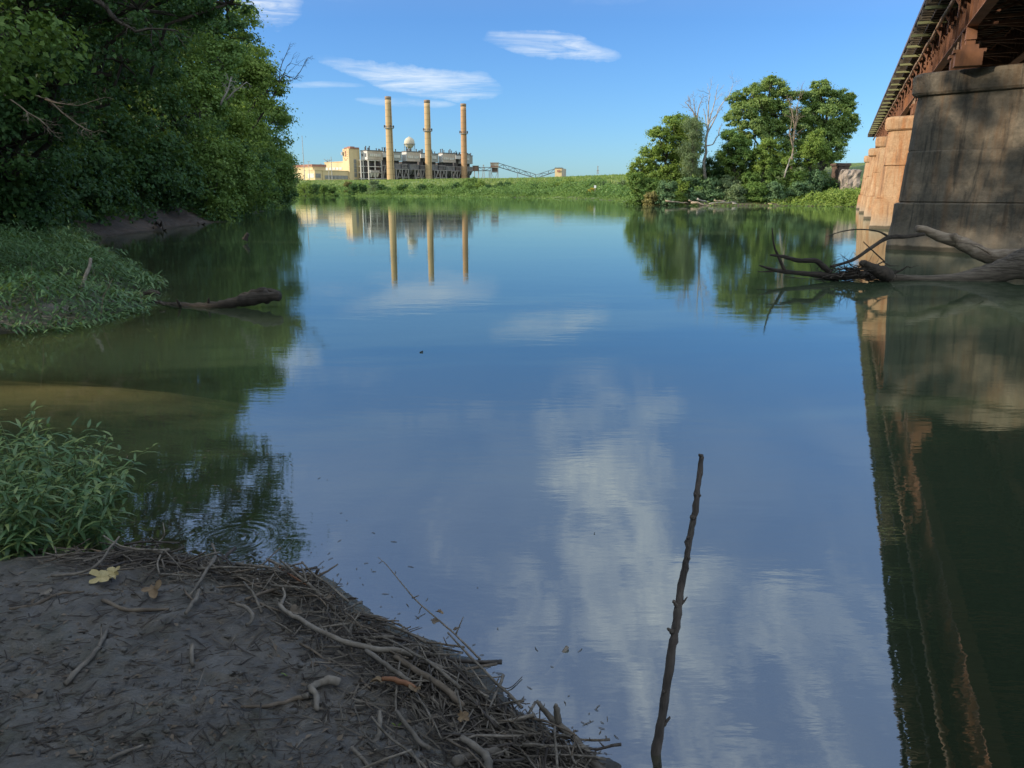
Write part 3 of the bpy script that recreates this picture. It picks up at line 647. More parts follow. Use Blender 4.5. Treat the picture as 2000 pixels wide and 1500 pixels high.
# far and near abutments
def rough_block(g, c, sx, sy, sz, rg, rz=0.0, jit=.15, n=3):
    vs = []; 
    for k in range(n + 1):
        for j in range(n + 1):
            for i in range(n + 1):
                x, y, z = (i / n - .5) * sx, (j / n - .5) * sy, k / n * sz
                ed = (i in (0, n)) + (j in (0, n)) + (k == n)
                sc = 1 - (0.04 if ed > 1 else 0); x, y = x * sc + rg.uniform(-jit, jit) * .5, y * sc + rg.uniform(-jit, jit) * .5; z += rg.uniform(-jit, jit) * .5
                vs.append((c[0] + x * math.cos(rz) - y * math.sin(rz), c[1] + x * math.sin(rz) + y * math.cos(rz), c[2] + z))
    m_ = n + 1; id_ = lambda i, j, k: i + j * m_ + k * m_ * m_; fs = []
    for a in range(n):
        for b in range(n):
            fs += [(id_(a, b, 0), id_(a, b + 1, 0), id_(a + 1, b + 1, 0), id_(a + 1, b, 0)), (id_(a, b, n), id_(a + 1, b, n), id_(a + 1, b + 1, n), id_(a, b + 1, n)),
                   (id_(a, 0, b), id_(a + 1, 0, b), id_(a + 1, 0, b + 1), id_(a, 0, b + 1)), (id_(a, n, b), id_(a, n, b + 1), id_(a + 1, n, b + 1), id_(a + 1, n, b)),
                   (id_(0, a, b), id_(0, a, b + 1), id_(0, a + 1, b + 1), id_(0, a + 1, b)), (id_(n, a, b), id_(n, a + 1, b), id_(n, a + 1, b + 1), id_(n, a, b + 1))]
    g.add(vs, fs)
rg = np.random.default_rng(5)
c = B(118.2, 6.0, 1.0); th = thing('bridge_abutment', c, 'weathered stone abutment carrying the far end of the bridge', 'abutment')
g = Geo(); rough_block(g, (c.x, c.y, 0.4), 5.0, 4.4, 6.3, rg, -R(22.7), .25, 6); part('wall', g, 'stone_old', th)
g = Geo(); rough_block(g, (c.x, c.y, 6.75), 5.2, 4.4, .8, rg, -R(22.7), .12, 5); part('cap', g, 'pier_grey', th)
c = P(1650, 372, 121); th = thing('stone_wing_wall', c, 'broken pale stone wing wall on the bank left of the far abutment', 'wall')
g = Geo(); rough_block(g, (c.x + .5, c.y, 1.0), 2.7, 4.0, 4.2, rg, -.3, .35, 6); part('wall', g, 'stone_old', th)
c = P(1640, 345, 127); th = thing('concrete_ledge', c, 'dark flat topped masonry ledge beside the trees left of the abutment', 'masonry')
g = Geo(); rough_block(g, (c.x, c.y, 2.2), 1.8, 2.5, 3.75, rg, .1, .2, 5); rough_block(g, (c.x, c.y, 5.97), 2.2, 2.8, .4, rg, .1, .1, 4); part('wall', g, 'dark_brown', th)
c = B(-10.5, 4.7, 1.0); th = thing('bridge_abutment', c, 'concrete abutment carrying the near end of the bridge', 'abutment')
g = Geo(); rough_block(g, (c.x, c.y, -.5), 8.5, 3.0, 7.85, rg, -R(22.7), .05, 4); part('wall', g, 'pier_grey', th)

# ------------------------------------------------------------------ power station, about 600 m away
S2 = math.sqrt(.5); PX, PY = -109.0, 600.0
def PS(a, b, z): return Vector((PX + S2 * (a - b), PY + S2 * (a + b), z))
EA, EB = Vector((S2, S2, 0)), Vector((-S2, S2, 0))
def tan_u(u, v=330): r_ = ray(u, v); return r_[0] / r_[1]
def a_of(u, b, v=330): t = tan_u(u, v); return (t * (PY + S2 * b) - PX + S2 * b) / (S2 * (1 - t))
def b_of(u, a, v=330): t = tan_u(u, v); return -(t * (PY + S2 * a) - PX - S2 * a) / (S2 * (1 + t))
def z_of(v, a, b): y = PY + S2 * (a + b); r_ = ray(1000, v); return H + r_[2] / r_[1] * y
def abox(g, a0, a1, b0, b1, z0, z1): return g.obox(PS(a0, b0, z0), EA * (a1 - a0), EB * (b1 - b0), (0, 0, z1 - z0))
def fpanel(g, a0, a1, b, z0, z1, t=.25): abox(g, a0, a1, b - t, b, z0, z1)      # proud of a front face
def lpanel(g, a, b0, b1, z0, z1, t=.25): abox(g, a - t, a, b0, b1, z0, z1)      # proud of a left face
GZ = 5.0
# tower with clock-like emblem
tb0 = 9.8; ta1 = a_of(703.7, tb0); ta0 = a_of(682.7, tb0); tb1 = b_of(670.7, ta0); ztop = z_of(290, ta0, tb0)
th = thing('stair_tower', PS(ta0, tb0, GZ), 'tall cream tower with an oval emblem left of the boiler houses', 'tower')
g = Geo(); abox(g, ta0, ta1, tb0, tb1, GZ, ztop); part('wall', g, 'cream_wall', th)
g = Geo(); abox(g, ta0 + 1, ta1 - .5, tb0 - .5, tb1 - 1, ztop, ztop + 1.0); abox(g, ta0 + 3, ta1 - 3, tb0 + 2, tb1 - 2, ztop + 1, ztop + 1.7); part('roof', g, 'red_roof', th)
w0, w1 = a_of(691.5, tb0), a_of(696.3, tb0)
for v0, v1 in ((311, 319.2), (320, 328.2), (329, 336.8), (337.8, 346), (350, 353)):
    g = Geo(); fpanel(g, w0, w1, tb0, z_of(v1, w0, tb0), z_of(v0, w0, tb0)); part('window', g, 'glass', th)
g = Geo(); bc = b_of(676.6, ta0); zc = z_of(301.5, ta0, bc)
for k in range(16):
    a = 2 * math.pi * k / 16; bb = bc + 2.2 * math.cos(a) * 1.25; zq = zc + 4.2 * math.sin(a); lpanel(g, ta0, bb - .25, bb + .25, zq - .25, zq + .25, .2)
lpanel(g, ta0, bc - .7, bc + .1, zc - .5, zc + 2.6, .3); lpanel(g, ta0, bc - .5, bc + .5, zc - 1.6, zc - .4, .32); lpanel(g, ta0, bc + .3, bc + .8, zc + .8, zc + 2.2, .3)
part('emblem', g, 'red_roof', th)
g = Geo(); g.lathe(PS(ta0 - .8, tb1 - .5, z_of(303, ta0, tb1)), [(.9, 0), (.9, 2.2)], 10); part('horn', g, 'frame_white', th)
# office wings to the left of the tower
def lowblock(name, label, a0, a1, b0, b1, v_top, mt='cream_wall', fw=(), lw=(), zt=None):
    zt = zt or z_of(v_top, (a0 + a1) / 2, b0)
    th = thing(name, PS(a0, b0, GZ), label, 'building')
    g = Geo(); abox(g, a0, a1, b0, b1, GZ, zt); part('wall', g, mt, th)
    g = Geo(); abox(g, a0 - .3, a1 + .3, b0 - .3, b1 + .3, zt, zt + .5); part('parapet', g, mt, th)
    for (p0, p1, z0, z1) in fw:
        o = Geo(); fpanel(o, p0, p1, b0, z0, z1); wd = part('window', o, 'glass', th)
        n = max(2, int(abs(p1 - p0) / 2.6)); o = Geo()
        for q in range(n + 1): aa = p0 + (p1 - p0) * q / n; abox(o, aa - .1, aa + .1, b0 - .4, b0 - .25, z0, z1)
        part('mullion', o, 'frame_steel', wd)
    for (p0, p1, z0, z1) in lw:
        o = Geo(); lpanel(o, a0, p0, p1, z0, z1); wd = part('window', o, 'glass_pale', th)
    return th
ua = ta0 + .6; ub0, ub1 = tb1 + .01, b_of(634.6, ua)
uz = z_of(316.3, ua, ub0); zz0, zz1 = z_of(332, ua, 30), z_of(327, ua, 30)
lowblock('office_building', 'cream upper block with a row of five windows left of the tower', ua, ua + 16, ub0, ub1, 316, zt=uz,
         lw=[(b_of(u0, ua), b_of(u1, ua), zz0, zz1) for u0, u1 in ((641, 636.5), (648.4, 643.2), (655.2, 650), (661.6, 656.5), (668, 663.2))])
lb0 = b_of(680, ta0 - .02); la1 = ta0 - .02; la0 = a_of(629.5, lb0)
lz = z_of(334.3, (la0 + la1) / 2, lb0)
lw_ = [(a_of(633.5, lb0), a_of(644, lb0)), (a_of(644.5, lb0), a_of(650.5, lb0)), (a_of(651.3, lb0), a_of(665, lb0)), (a_of(665.6, lb0), a_of(678, lb0))]
lowblock('office_building', 'long low cream wing with ribbon windows in front of the tower', la0, la1, lb0, lb0 + 14, 334, zt=lz,
         fw=[(p, q, lz - 7.2 * .78, lz - 3.1) for p, q in lw_] + [(p, q, GZ + 1.0, lz - 8.2) for p, q in lw_])
mb0 = b_of(629, la0) ; ma1 = a_of(628.7, mb0); ma0 = a_of(614.2, mb0)
mz = z_of(332.7, ma0, mb0)
lowblock('office_building', 'small cream block with ribbon windows left of the long wing', ma0, ma1 - .01, mb0, b_of(600, ma0), 333, zt=mz,
         fw=[(ma0 + .6, ma1 - 1.6, mz - 5.2, mz - 2.2), (ma0 + .6, ma1 - 1.6, GZ + 1, mz - 7)], lw=[(mb0 + 1, b_of(601, ma0), mz - 5.2, mz - 2.2)])
na0, nb0 = a_of(598, b_of(600, ma0) + 2), b_of(600, ma0) + .02
th2 = lowblock('plant_annex', 'low annex with a red brown roof band at the far left of the power station', ma0 + 1, ma0 + 12, nb0 - 6, nb0 + 22, 330, zt=mz + 2.2)
g = Geo(); abox(g, ma0 + .4, ma0 + 12.4, nb0 - 6.4, nb0 + 22.4, mz + 2.7, mz + 4.4); part('roof_band', g, 'red_roof', th2)

# boiler houses
def boiler(label, u0, uc, u1, vt, vb, fb, mf, ml, wins, wl=None, wm='glass_pale'):
    a0 = a_of(uc, fb, 305); a1 = a_of(u1, fb, 305); bend = b_of(u0, a0, 305) if u0 else fb + 9
    zt, zb = z_of(vt, a0, fb), z_of(vb, a0, fb)
    th = thing('boiler_house', PS(a0, fb, GZ), label, 'building', 'boiler houses of the power station')
    g = Geo(); abox(g, a0 + .3, a1, fb, bend, zb, zt); part('wall', g, mf, th)
    g = Geo(); abox(g, a0, a0 + .3, fb, bend, zb, zt); part('side_wall', g, ml, th)
    g = Geo(); abox(g, a0 - .2, a1 + .2, fb - .2, bend + .2, zt, zt + .7); part('parapet', g, 'duct_grey', th)
    for (p, q, v0, v1) in wins:
        g = Geo(); pa, qa = a_of(p, fb, 305), a_of(q, fb, 305); fpanel(g, pa, qa, fb, z_of(v1, pa, fb), z_of(v0, pa, fb)); wd = part('window', g, wm, th)
        g = Geo(); n = max(3, int((qa - pa) / 1.6))
        for k in range(n + 1): aa = pa + (qa - pa) * k / n; abox(g, aa - .09, aa + .09, fb - .42, fb - .25, z_of(v1, pa, fb), z_of(v0, pa, fb))
        part('mullion', g, mf, wd)
    if wl:
        for (p, q, v0, v1) in wl:
            g = Geo(); pb, qb = b_of(p, a0, 305), b_of(q, a0, 305); lpanel(g, a0, min(pb, qb), max(pb, qb), z_of(v1, a0, fb), z_of(v0, a0, fb)); part('window', g, 'duct_grey', th)
    rr = random.Random(int(uc)); g = Geo()
    for k in range(6):
        aa, bb = a0 + (a1 - a0) * rr.random(), fb + 1 + rr.random() * 5; hh = rr.choice((1.2, 1.6, 2.6)); g.lathe(PS(aa, bb, zt + .7), [(.35, 0), (.35, hh), (.55, hh), (.55, hh + .35)], 8)
    part('roof_vent', g, 'dark_plate', th)
    # structure hanging below
    g = Geo(); abox(g, a0 + .5, a1 - .4, fb + 3.2, bend + 5, GZ, zb - .02); part('lower_wall', g, 'dark_plate', th)
    return th, a0, a1, zb
BH = []
BH.append(boiler('white and buff boiler house beside the cream tower', 704.5, 717.5, 747.3, 294.6, 311.7, 0, 'pink_panel', 'white_panel', [(721.5, 743.5, 300, 305.5)], [(706.5, 709.5, 299.5, 304.5), (713, 715.5, 299, 306)]))
BH.append(boiler('narrow cream boiler house set back behind the left chimney', None, 748, 759, 297, 306.8, 4, 'white_panel', 'white_panel', []))
BH.append(boiler('grey boiler house just right of the left chimney', None, 765, 784.6, 297.4, 313.5, 1, 'grey_panel', 'white_panel', [(769, 780.8, 302.5, 308)]))
BH.append(boiler('buff boiler house under the water tower', 785, 794, 820.6, 296.6, 314.8, 0, 'pink_panel', 'white_panel', [(796.5, 807, 303.8, 308.8), (808.5, 817.5, 304.2, 309.5)], None))
BH.append(boiler('cream boiler house partly hidden by the middle chimney', None, 822, 832, 300.3, 308.5, 4, 'white_panel', 'white_panel', []))
BH.append(boiler('grey boiler house just right of the middle chimney', None, 838, 856, 300.8, 316.3, 1, 'grey_panel', 'white_panel', [(843.5, 852, 305, 310.3)]))
BH.append(boiler('buff boiler house between the middle and right chimneys', 856.5, 864.4, 889.8, 299.6, 317, 0, 'pink_panel', 'white_panel', [(866.5, 876, 307.2, 311.6), (877.5, 886.5, 307.8, 312.4)], None))
BH.append(boiler('cream boiler house partly hidden by the right chimney', None, 890.5, 900, 303.3, 310.5, 4, 'white_panel', 'white_panel', []))
BH.append(boiler('grey boiler house at the right end of the power station', None, 905, 918, 302.2, 319.5, 1, 'grey_panel', 'white_panel', [(910.5, 916, 309, 313)]))
BH.append(boiler('low grey block stepping down at the right end of the station', None, 917.8, 923, 305, 320.3, 3, 'grey_panel', 'grey_panel', []))
# open steel frames between yard and boiler houses
rr = random.Random(4)
def frame_bay(label, u0, u1, vt, b, floors, cols, white=False, braces=True):
    a0, a1 = a_of(u0, b), a_of(u1, b); zt = z_of(vt, a0, b)
    th = thing('steel_frame', PS(a0, b, GZ), label, 'steel frame', 'open steel frames of the power station')
    m_ = 'frame_white' if white else 'frame_steel'; g = Geo()
    for k in range(cols + 1):
        aa = a0 + (a1 - a0) * k / cols; abox(g, aa - .35, aa + .35, b - .35, b + .35, GZ, zt)
    part('column', g, m_, th)
    g = Geo()
    for k in range(floors):
        zz_ = GZ + 2 + (zt - GZ - 2) * (k + 1) / floors; abox(g, a0 - .5, a1 + .5, b - .5, b - .36, zz_ - .55, zz_)
        abox(g, a0 - .5, a1 + .5, b + .36, b + 2.8, zz_ - .3, zz_)
    part('beam', g, m_, th)
    g = Geo()
    for k in range(cols * 2):
        aa = a0 + (a1 - a0) * rr.random() * .8; zz_ = GZ + rr.random() * (zt - GZ - 5); sz = 2 + rr.random() * 4; hz = 1.5 + rr.random() * 3
        abox(g, aa, min(aa + sz, a1), b + 1.0, b + 2.6, zz_, zz_ + hz)
    part('duct', g, rr.choice(('duct_grey', 'dark_brown', 'dark_plate')), th)
    if braces:
        g = Geo()
        for k in range(cols):
            p0 = a0 + (a1 - a0) * k / cols; p1 = a0 + (a1 - a0) * (k + 1) / cols; pm = (p0 + p1) / 2
            g.bar(PS(p0, b - .7, GZ + 5), PS(pm, b - .7, zt - .6), .45); g.bar(PS(p1, b - .7, GZ + 5), PS(pm, b - .7, zt - .6), .45)
        part('brace', g, m_, th)
frame_bay('white steel frame of open floors under the white boiler house', 705, 719, 312, 4.5, 4, 3, True, False)
frame_bay('open steel floors with rails under the buff boiler house by the tower', 720, 745, 312.5, .6, 4, 2, True, False)
frame_bay('braced steel bay just left of the left chimney', 746, 757, 322, 0.4, 3, 1, False, True)
frame_bay('braced steel portal right of the left chimney', 773.5, 797.5, 329.5, -7, 2, 2)
frame_bay('braced steel portal left of the middle chimney', 810.5, 833, 331, -7, 2, 2)
frame_bay('braced steel portal right of the middle chimney', 848.5, 871.5, 332, -7, 2, 2)
frame_bay('braced steel portal left of the right chimney', 882, 904, 333.5, -7, 2, 2)
def hopper(u0, u1, v0, v1, b, dp, m_, label):
    a0, a1 = a_of(u0, b), a_of(u1, b); z1, z0 = z_of(v0, a0, b), z_of(v1, a0, b)
    th = thing('precipitator', PS(a0, b, z0), label, 'plant unit', 'boxy units hung on the power station frames')
    g = Geo(); abox(g, a0, a1, b, b + dp, z0, z1); part('housing', g, m_, th)
    g = Geo(); n = 3; wd = (a1 - a0) / n
    for k in range(n):
        q = a0 + wd * k; g.hexa([PS(q + wd * .35, b + dp * .35, z0 - 3.2), PS(q + wd * .65, b + dp * .35, z0 - 3.2), PS(q + wd * .65, b + dp * .65, z0 - 3.2), PS(q + wd * .35, b + dp * .65, z0 - 3.2), PS(q + .1, b + .1, z0 - .01), PS(q + wd - .1, b + .1, z0 - .01), PS(q + wd - .1, b + dp - .1, z0 - .01), PS(q + .1, b + dp - .1, z0 - .01)])
    part('hopper', g, m_, th)
    g = Geo()
    for k in range(1, 5): qa = a0 + (a1 - a0) * k / 5; abox(g, qa - .12, qa + .12, b - .25, b, z0, z1)
    abox(g, a0, a1, b - .3, b, z1 - .5, z1 - .1); abox(g, a0, a1, b - .3, b, z0 + .1, z0 + .5)
    part('rib', g, 'frame_steel', th)
for (u0, u1, v0, v1, b, dp, m_, lb) in ((723, 741, 332, 337.5, -.8, 3, 'frame_white', 'pale hopper unit low under the buff boiler house by the tower'),
        (771.5, 783, 319.5, 331.5, -3, 5, 'duct_grey', 'grey duct unit right of the left chimney'), (783.5, 796, 319.8, 328.8, -1.5, 3, 'dark_plate', 'black duct unit under the water tower, left one'),
        (801.5, 818.5, 321, 333, -4, 5, 'duct_grey', 'grey duct unit under the water tower'), (820, 831, 322.5, 331, -2, 3, 'dark_plate', 'black duct unit left of the middle chimney'),
        (844, 855, 321.5, 333, -3, 5, 'duct_grey', 'grey duct unit right of the middle chimney'), (856.5, 870, 322.8, 331, -1.5, 3, 'dark_plate', 'black duct unit between middle and right chimneys'),
        (872, 888.5, 324.5, 334, -4, 5, 'duct_grey', 'grey duct unit between middle and right chimneys'), (889.5, 901, 325, 333.5, -2, 3, 'dark_brown', 'dark brown duct unit left of the right chimney'),
        (912, 923.5, 325.5, 334.5, 0, 5, 'duct_grey', 'grey duct unit right of the right chimney')):
    hopper(u0, u1, v0, v1, b, dp, m_, lb)
# chimneys
def chimney(ub, ut, vt, vring, wt, wb, b, m_, label):
    a = a_of(ub, b, 352); p = PS(a, b, GZ - 2); y = p.y; zt = z_of(vt, a, b); Hh = zt - GZ + 2; rt, rb = wt / 2 * pxm(y), wb / 2 * pxm(y)
    th = thing('chimney', p, label, 'chimney', 'three tall chimneys of the power station')
    prof = [(rb + (rt - rb) * t, Hh * .965 * t) for t in np.linspace(0, 1, 24)]
    g = Geo(); g.lathe(p, prof, 28); part('shaft', g, m_, th, True)
    r2 = rb + (rt - rb) * .965
    g = Geo(); g.lathe(p + Vector((0, 0, Hh * .965 + .001)), [(r2 + .02, 0), (rt + .1, Hh * .02), (rt + .12, Hh * .033), (rt * .8, Hh * .035), (rt * .8, Hh * .02)], 28); part('cap', g, 'stack_top', th, True)
    zr = z_of(vring, a, b) - p.z; rr_ = rb + (rt - rb) * zr / Hh
    g = Geo(); g.lathe(p + Vector((0, 0, zr - .6)), [(rr_ + .05, 0), (rr_ + 1.1, .2), (rr_ + 1.1, .5), (rr_ + .05, .6)], 28)
    part('platform', g, 'pole_grey', th)
    g = Geo()
    for k in range(12):
        an = 2 * math.pi * k / 12; q = p + Vector((math.cos(an) * (rr_ + 1.05), math.sin(an) * (rr_ + 1.05), zr)); g.bar(q, q + Vector((0, 0, 1.2)), .14)
        an2 = 2 * math.pi * (k + 1) / 12; q2 = p + Vector((math.cos(an2) * (rr_ + 1.05), math.sin(an2) * (rr_ + 1.05), zr + 1.2)); g.bar(q + Vector((0, 0, 1.2)), q2, .14)
    for k in range(4):
        an = 2 * math.pi * k / 4 + .5; q = p + Vector((math.cos(an) * (rr_ + 1.0), math.sin(an) * (rr_ + 1.0), zr + .3)); g.lathe(q, [(.5, 0), (.5, 1.5), (.2, 1.7)], 8)
    part('railing', g, 'dark_plate', th)
    g = Geo(); q = Vector((S2, -S2, 0)); g.bar(p + q * (rb + .2) + Vector((0, 0, 2)), p + q * (rt + .25) + Vector((0, 0, Hh * .95)), .35, .2); part('ladder', g, 'dark_brown', th)
chimney(763.6, 759.2, 188.3, 250, 11.6, 15.6, -12, 'stack_brick', 'leftmost of the three tall tan brick chimneys')
chimney(837.8, 834.2, 195.2, 255.7, 11.2, 13.6, -12, 'stack_brick', 'middle one of the three tall tan brick chimneys')
chimney(907, 904.3, 202.3, 260.6, 10.6, 11.8, -12, 'stack_brick_red', 'rightmost and reddest of the three tall brick chimneys')
# water tower
a = a_of(800, 45, 290); p = PS(a, 45, GZ); zc = z_of(278.5, a, 45); zl = z_of(289.2, a, 45); rad = 9.9 * pxm(p.y)
th = thing('water_tower', p, 'cream ball shaped water tower rising behind the boiler houses', 'water tower')
prof = [(max(.05, rad * math.cos(t)), (zc - p.z) + rad * math.sin(t) * (1.0 if t > 0 else 1.08)) for t in np.linspace(-1.35, 1.5, 18)]
g = Geo(); g.lathe(p, prof, 28); g.lathe(p + Vector((0, 0, zc - p.z + rad)), [(.7, -.3), (.7, .5)], 10); part('tank', g, 'tank_white', th, True)
g = Geo(); g.lathe(p + Vector((0, 0, zc - p.z - 1.3)), [(rad + .05, 0), (rad + .7, 0), (rad + .7, .35), (rad + .05, .35)], 28); part('balcony', g, 'pole_grey', th)
g = Geo(); g.lathe(p, [(1.2, 0), (1.2, zl - p.z), (2.2, zl - p.z + 1)], 12); part('riser', g, 'pole_grey', th)
for k in range(6):
    an = 2 * math.pi * k / 6 + .3; g = Geo(); q = Vector((math.cos(an), math.sin(an), 0)); g.bar(p + q * rad * 1.15, p + q * rad * 1.0 + Vector((0, 0, zc - p.z - 1.5)), .45); part('leg', g, 'pole_grey', th)

# conveyors right of the station, 640 m away
YC = 640.0
def truss(name, label, p0, p1, ht, wd, step=5.0, cat='conveyor', legs=()):
    th = thing(name, p0, label, cat); d = (p1 - p0); L = d.length; n = max(2, int(L / step)); side = Vector((d.y, -d.x, 0)).normalized() * wd / 2
    g = Geo(); g.bar(p0, p1, wd, .5); part('deck', g, 'dark_plate', th)
    g = Geo(); g.bar(p0 + Vector((0, 0, ht)), p1 + Vector((0, 0, ht)), wd + .8, .35); part('roof', g, 'duct_grey', th)
    g = Geo()
    for s_ in (side, -side):
        for k in range(n + 1):
            q = p0 + d * k / n + s_; g.bar(q, q + Vector((0, 0, ht)), .3)
            if k < n: q2 = p0 + d * (k + 1) / n + s_; g.bar(q + (Vector((0, 0, ht)) if k % 2 else Vector()), q2 + (Vector() if k % 2 else Vector((0, 0, ht))), .28)
    part('truss', g, 'duct_grey', th)
    for t in legs:
        q = p0 + d * t; g = Geo(); g.bar(q + side, Vector((q.x + side.x * 1.6, q.y + side.y * 1.6, GZ)), .5); g.bar(q - side, Vector((q.x - side.x * 1.6, q.y - side.y * 1.6, GZ)), .5); part('trestle', g, 'pole_grey', th)
truss('conveyor_gallery', 'level trussed conveyor gallery leaving the right end of the station', P(923, 333.5, YC), P(959, 333.5, YC), 2.6, 3, 4.2, legs=(.1, .32, .9))
th = thing('gallery_house', P(929, 334, YC), 'black box house over the conveyor beside the right end of the station', 'building')
g = Geo(); p = P(923.5, 334.2, YC); g.obox(p - Vector((0, 3, 0)), (11 * pxm(YC), 0, 0), (0, 6, 0), (0, 0, 3.8)); part('wall', g, 'dark_brown', th)
g = Geo(); g.obox(p + Vector((-.3, -3.3, 3.8)), (11 * pxm(YC) + .6, 0, 0), (0, 6.6, 0), (0, 0, .4)); part('roof', g, 'duct_grey', th)
p = P(958.3, 336, YC); th = thing('transfer_tower', Vector((p.x, p.y, GZ)), 'brown transfer tower at the top of the long sloping conveyor', 'tower')
wd = 15.4 * pxm(YC); z1 = P(958, 319, YC).z; z0 = P(958, 328, YC).z
g = Geo(); g.obox((p.x, p.y - 3, z0), (wd, 0, 0), (0, 6, 0), (0, 0, z1 - z0)); part('wall', g, 'pink_panel', th)
g = Geo(); g.obox((p.x - .3, p.y - 3.3, z1), (wd + .6, 0, 0), (0, 6.6, 0), (0, 0, .5)); part('roof', g, 'red_roof', th)
g = Geo()
for k in range(5): g.obox((p.x + .3 + k * (wd - .6) / 5, p.y - 3.2, z0 + .6), (wd / 7, 0, 0), (0, .2, 0), (0, 0, 1.0)); 
for k in range(4): g.obox((p.x - .1, p.y - 3.25, z0 + k * .95), (wd * .5, 0, 0), (0, .1, 0), (0, 0, .22))
part('louver', g, 'red_roof', th)
g = Geo(); g.obox((p.x + 1, p.y - 2.5, z0 - 3.5), (wd - 1.6, 0, 0), (0, 5, 0), (0, 0, 3.49)); part('chute', g, 'dark_brown', th)
g = Geo()
for dx in (0.2, wd - .5):
    for dy in (-2.8, 2.5): g.bar((p.x + dx, p.y + dy, GZ), (p.x + dx, p.y + dy, z0), .5)
g.bar((p.x + .2, p.y - 2.8, GZ), (p.x + wd - .5, p.y - 2.8, z0 - 3), .35); g.bar((p.x + wd - .5, p.y - 2.8, GZ), (p.x + .2, p.y - 2.8, z0 - 3), .35); g.bar((p.x, p.y - 2.8, z0 - 3.2), (p.x + wd, p.y - 2.8, z0 - 3.2), .4)
part('leg', g, 'pole_grey', th)
truss('sloping_conveyor', 'long sloping trussed conveyor running down from the transfer tower', P(973, 326, YC), P(1046, 348, YC), 3.0, 3, 4.2, legs=(.52,))
truss('sloping_conveyor', 'short conveyor sloping up to the square cream building', P(1046, 348.5, YC), P(1084, 336, YC), 2.6, 3, 4.2)
p = P(1083.3, 343, YC); th = thing('crusher_house', Vector((p.x, p.y, GZ)), 'square cream building with one dark window behind the levee', 'building')
wd = 18 * pxm(YC); z1 = P(1083, 329, YC).z
g = Geo(); g.obox((p.x, p.y - 3, GZ), (wd * .72, -1.5, 0), (2, 7, 0), (0, 0, z1 - GZ)); part('wall', g, 'cream_wall', th)
g = Geo(); g.obox((p.x + wd * .73, p.y - 4.5, GZ), (wd * .27, 2.0, 0), (2, 7, 0), (0, 0, z1 - GZ - .3)); part('side_wall', g, 'pink_panel', th)
g = Geo(); g.obox((p.x - .3, p.y - 3.4, z1), (wd * .72, -1.5, 0), (2, 7, 0), (0, 0, .4))
for k in range(6): g.obox((p.x + .5 + k * 1.0, p.y - 2, z1 + .4), (.3, 0, 0), (0, .3, 0), (0, 0, .7))
part('roof', g, 'duct_grey', th)
g = Geo(); g.obox((p.x + wd * .22, p.y - 4.1, P(1083, 336.2, YC).z), (wd * .34, -.7, 0), (0, .1, 0), (0, 0, 1.5)); part('window', g, 'red_roof', th)
# poles, mast and pylons
def pole(u, vt, vb, Yd, rad, label, arms=(), name='utility_pole', cat='pole'):
    b = P(u, vb, Yd); b.z = GZ if Yd > 450 else b.z; t = P(u, vt, Yd); t.x = b.x
    th = thing(name, b, label, cat); g = Geo(); g.tube([b, t], [rad, rad * .6], 6); part('post', g, 'pole_grey', th)
    for (v, wp, tilt) in arms:
        c = P(u, v, Yd); c.x = b.x; hw = wp * pxm(Yd); g = Geo(); g.bar(c - Vector((hw, 0, -tilt)), c + Vector((0, 0, 0)), .22); g.bar(c, c + Vector((hw, 0, tilt)), .22); part('crossarm', g, 'pole_grey', th)
pole(595.3, 265, 352, 560, .30, 'tall thin radio mast at the left edge of the power station', name='radio_mast', cat='mast')
pole(604.8, 315.5, 352, 545, .28, 'pole with one short bar on top in front of the left annex', [(315.7, 3.2, 0)])
pole(627.2, 319, 335, 620, .22, 'utility pole with crossarms behind the small cream block', [(320.5, 2.2, 0), (325.5, 2.2, .1), (330, 1.6, 0)])
pole(649, 306, 352, 530, .30, 'tall pole standing before the long low wing')
pole(643, 333, 352, 530, .28, 'short pale pole before the long low wing')
def pylon(u, vt, vb, Yd, wb, label, arms):
    b = P(u, vb, Yd); b.z = max(GZ, b.z) if Yd < 900 else GZ; t = P(u, vt, Yd); hh = t.z - b.z; hw = wb / 2 * pxm(Yd)
    th = thing('pylon', b, label, 'pylon'); g = Geo()
    for sx in (-1, 1):
        for sy in (-1, 1): g.bar(b + Vector((sx * hw, sy * hw, 0)), b + Vector((sx * hw * .12, sy * hw * .12, hh)), .3)
    for k in range(8):
        f0, f1 = k / 8, (k + 1) / 8; w0_, w1_ = hw * (1 - .88 * f0), hw * (1 - .88 * f1)
        g.bar(b + Vector((-w0_, -w0_, hh * f0)), b + Vector((w1_, -w1_, hh * f1)), .2); g.bar(b + Vector((w0_, -w0_, hh * f0)), b + Vector((-w1_, -w1_, hh * f1)), .2)
    part('lattice', g, 'pole_grey', th)
    for (f, aw) in arms: g = Geo(); w_ = aw * pxm(Yd); g.bar(b + Vector((-w_, 0, hh * f)), b + Vector((w_, 0, hh * f)), .3); g.bar(b + Vector((-w_, 0, hh * f)), b + Vector((0, 0, hh * f + w_ * .3)), .2); g.bar(b + Vector((w_, 0, hh * f)), b + Vector((0, 0, hh * f + w_ * .3)), .2); part('crossarm', g, 'pole_grey', th)
pylon(944.5, 321.5, 352, 760, 6, 'lattice pylon behind the level conveyor gallery', [(.95, 1.6), (.78, 2.6), (.6, 2.6)])
pylon(1167.3, 323.5, 340, 800, 3, 'lattice pylon on the skyline right of the square cream building', [(.9, 1.5), (.4, 3.0)])
b0 = P(640, 316, 640); th = thing('roof_antenna', b0, 'wide V shaped steel gantry on the roof of the upper cream block', 'gantry')
g = Geo(); 
for q in ((632.5, 310.5), (636, 312.5)): g.bar(P(640, 316.5, 640), P(q[0], q[1], 640), .35)
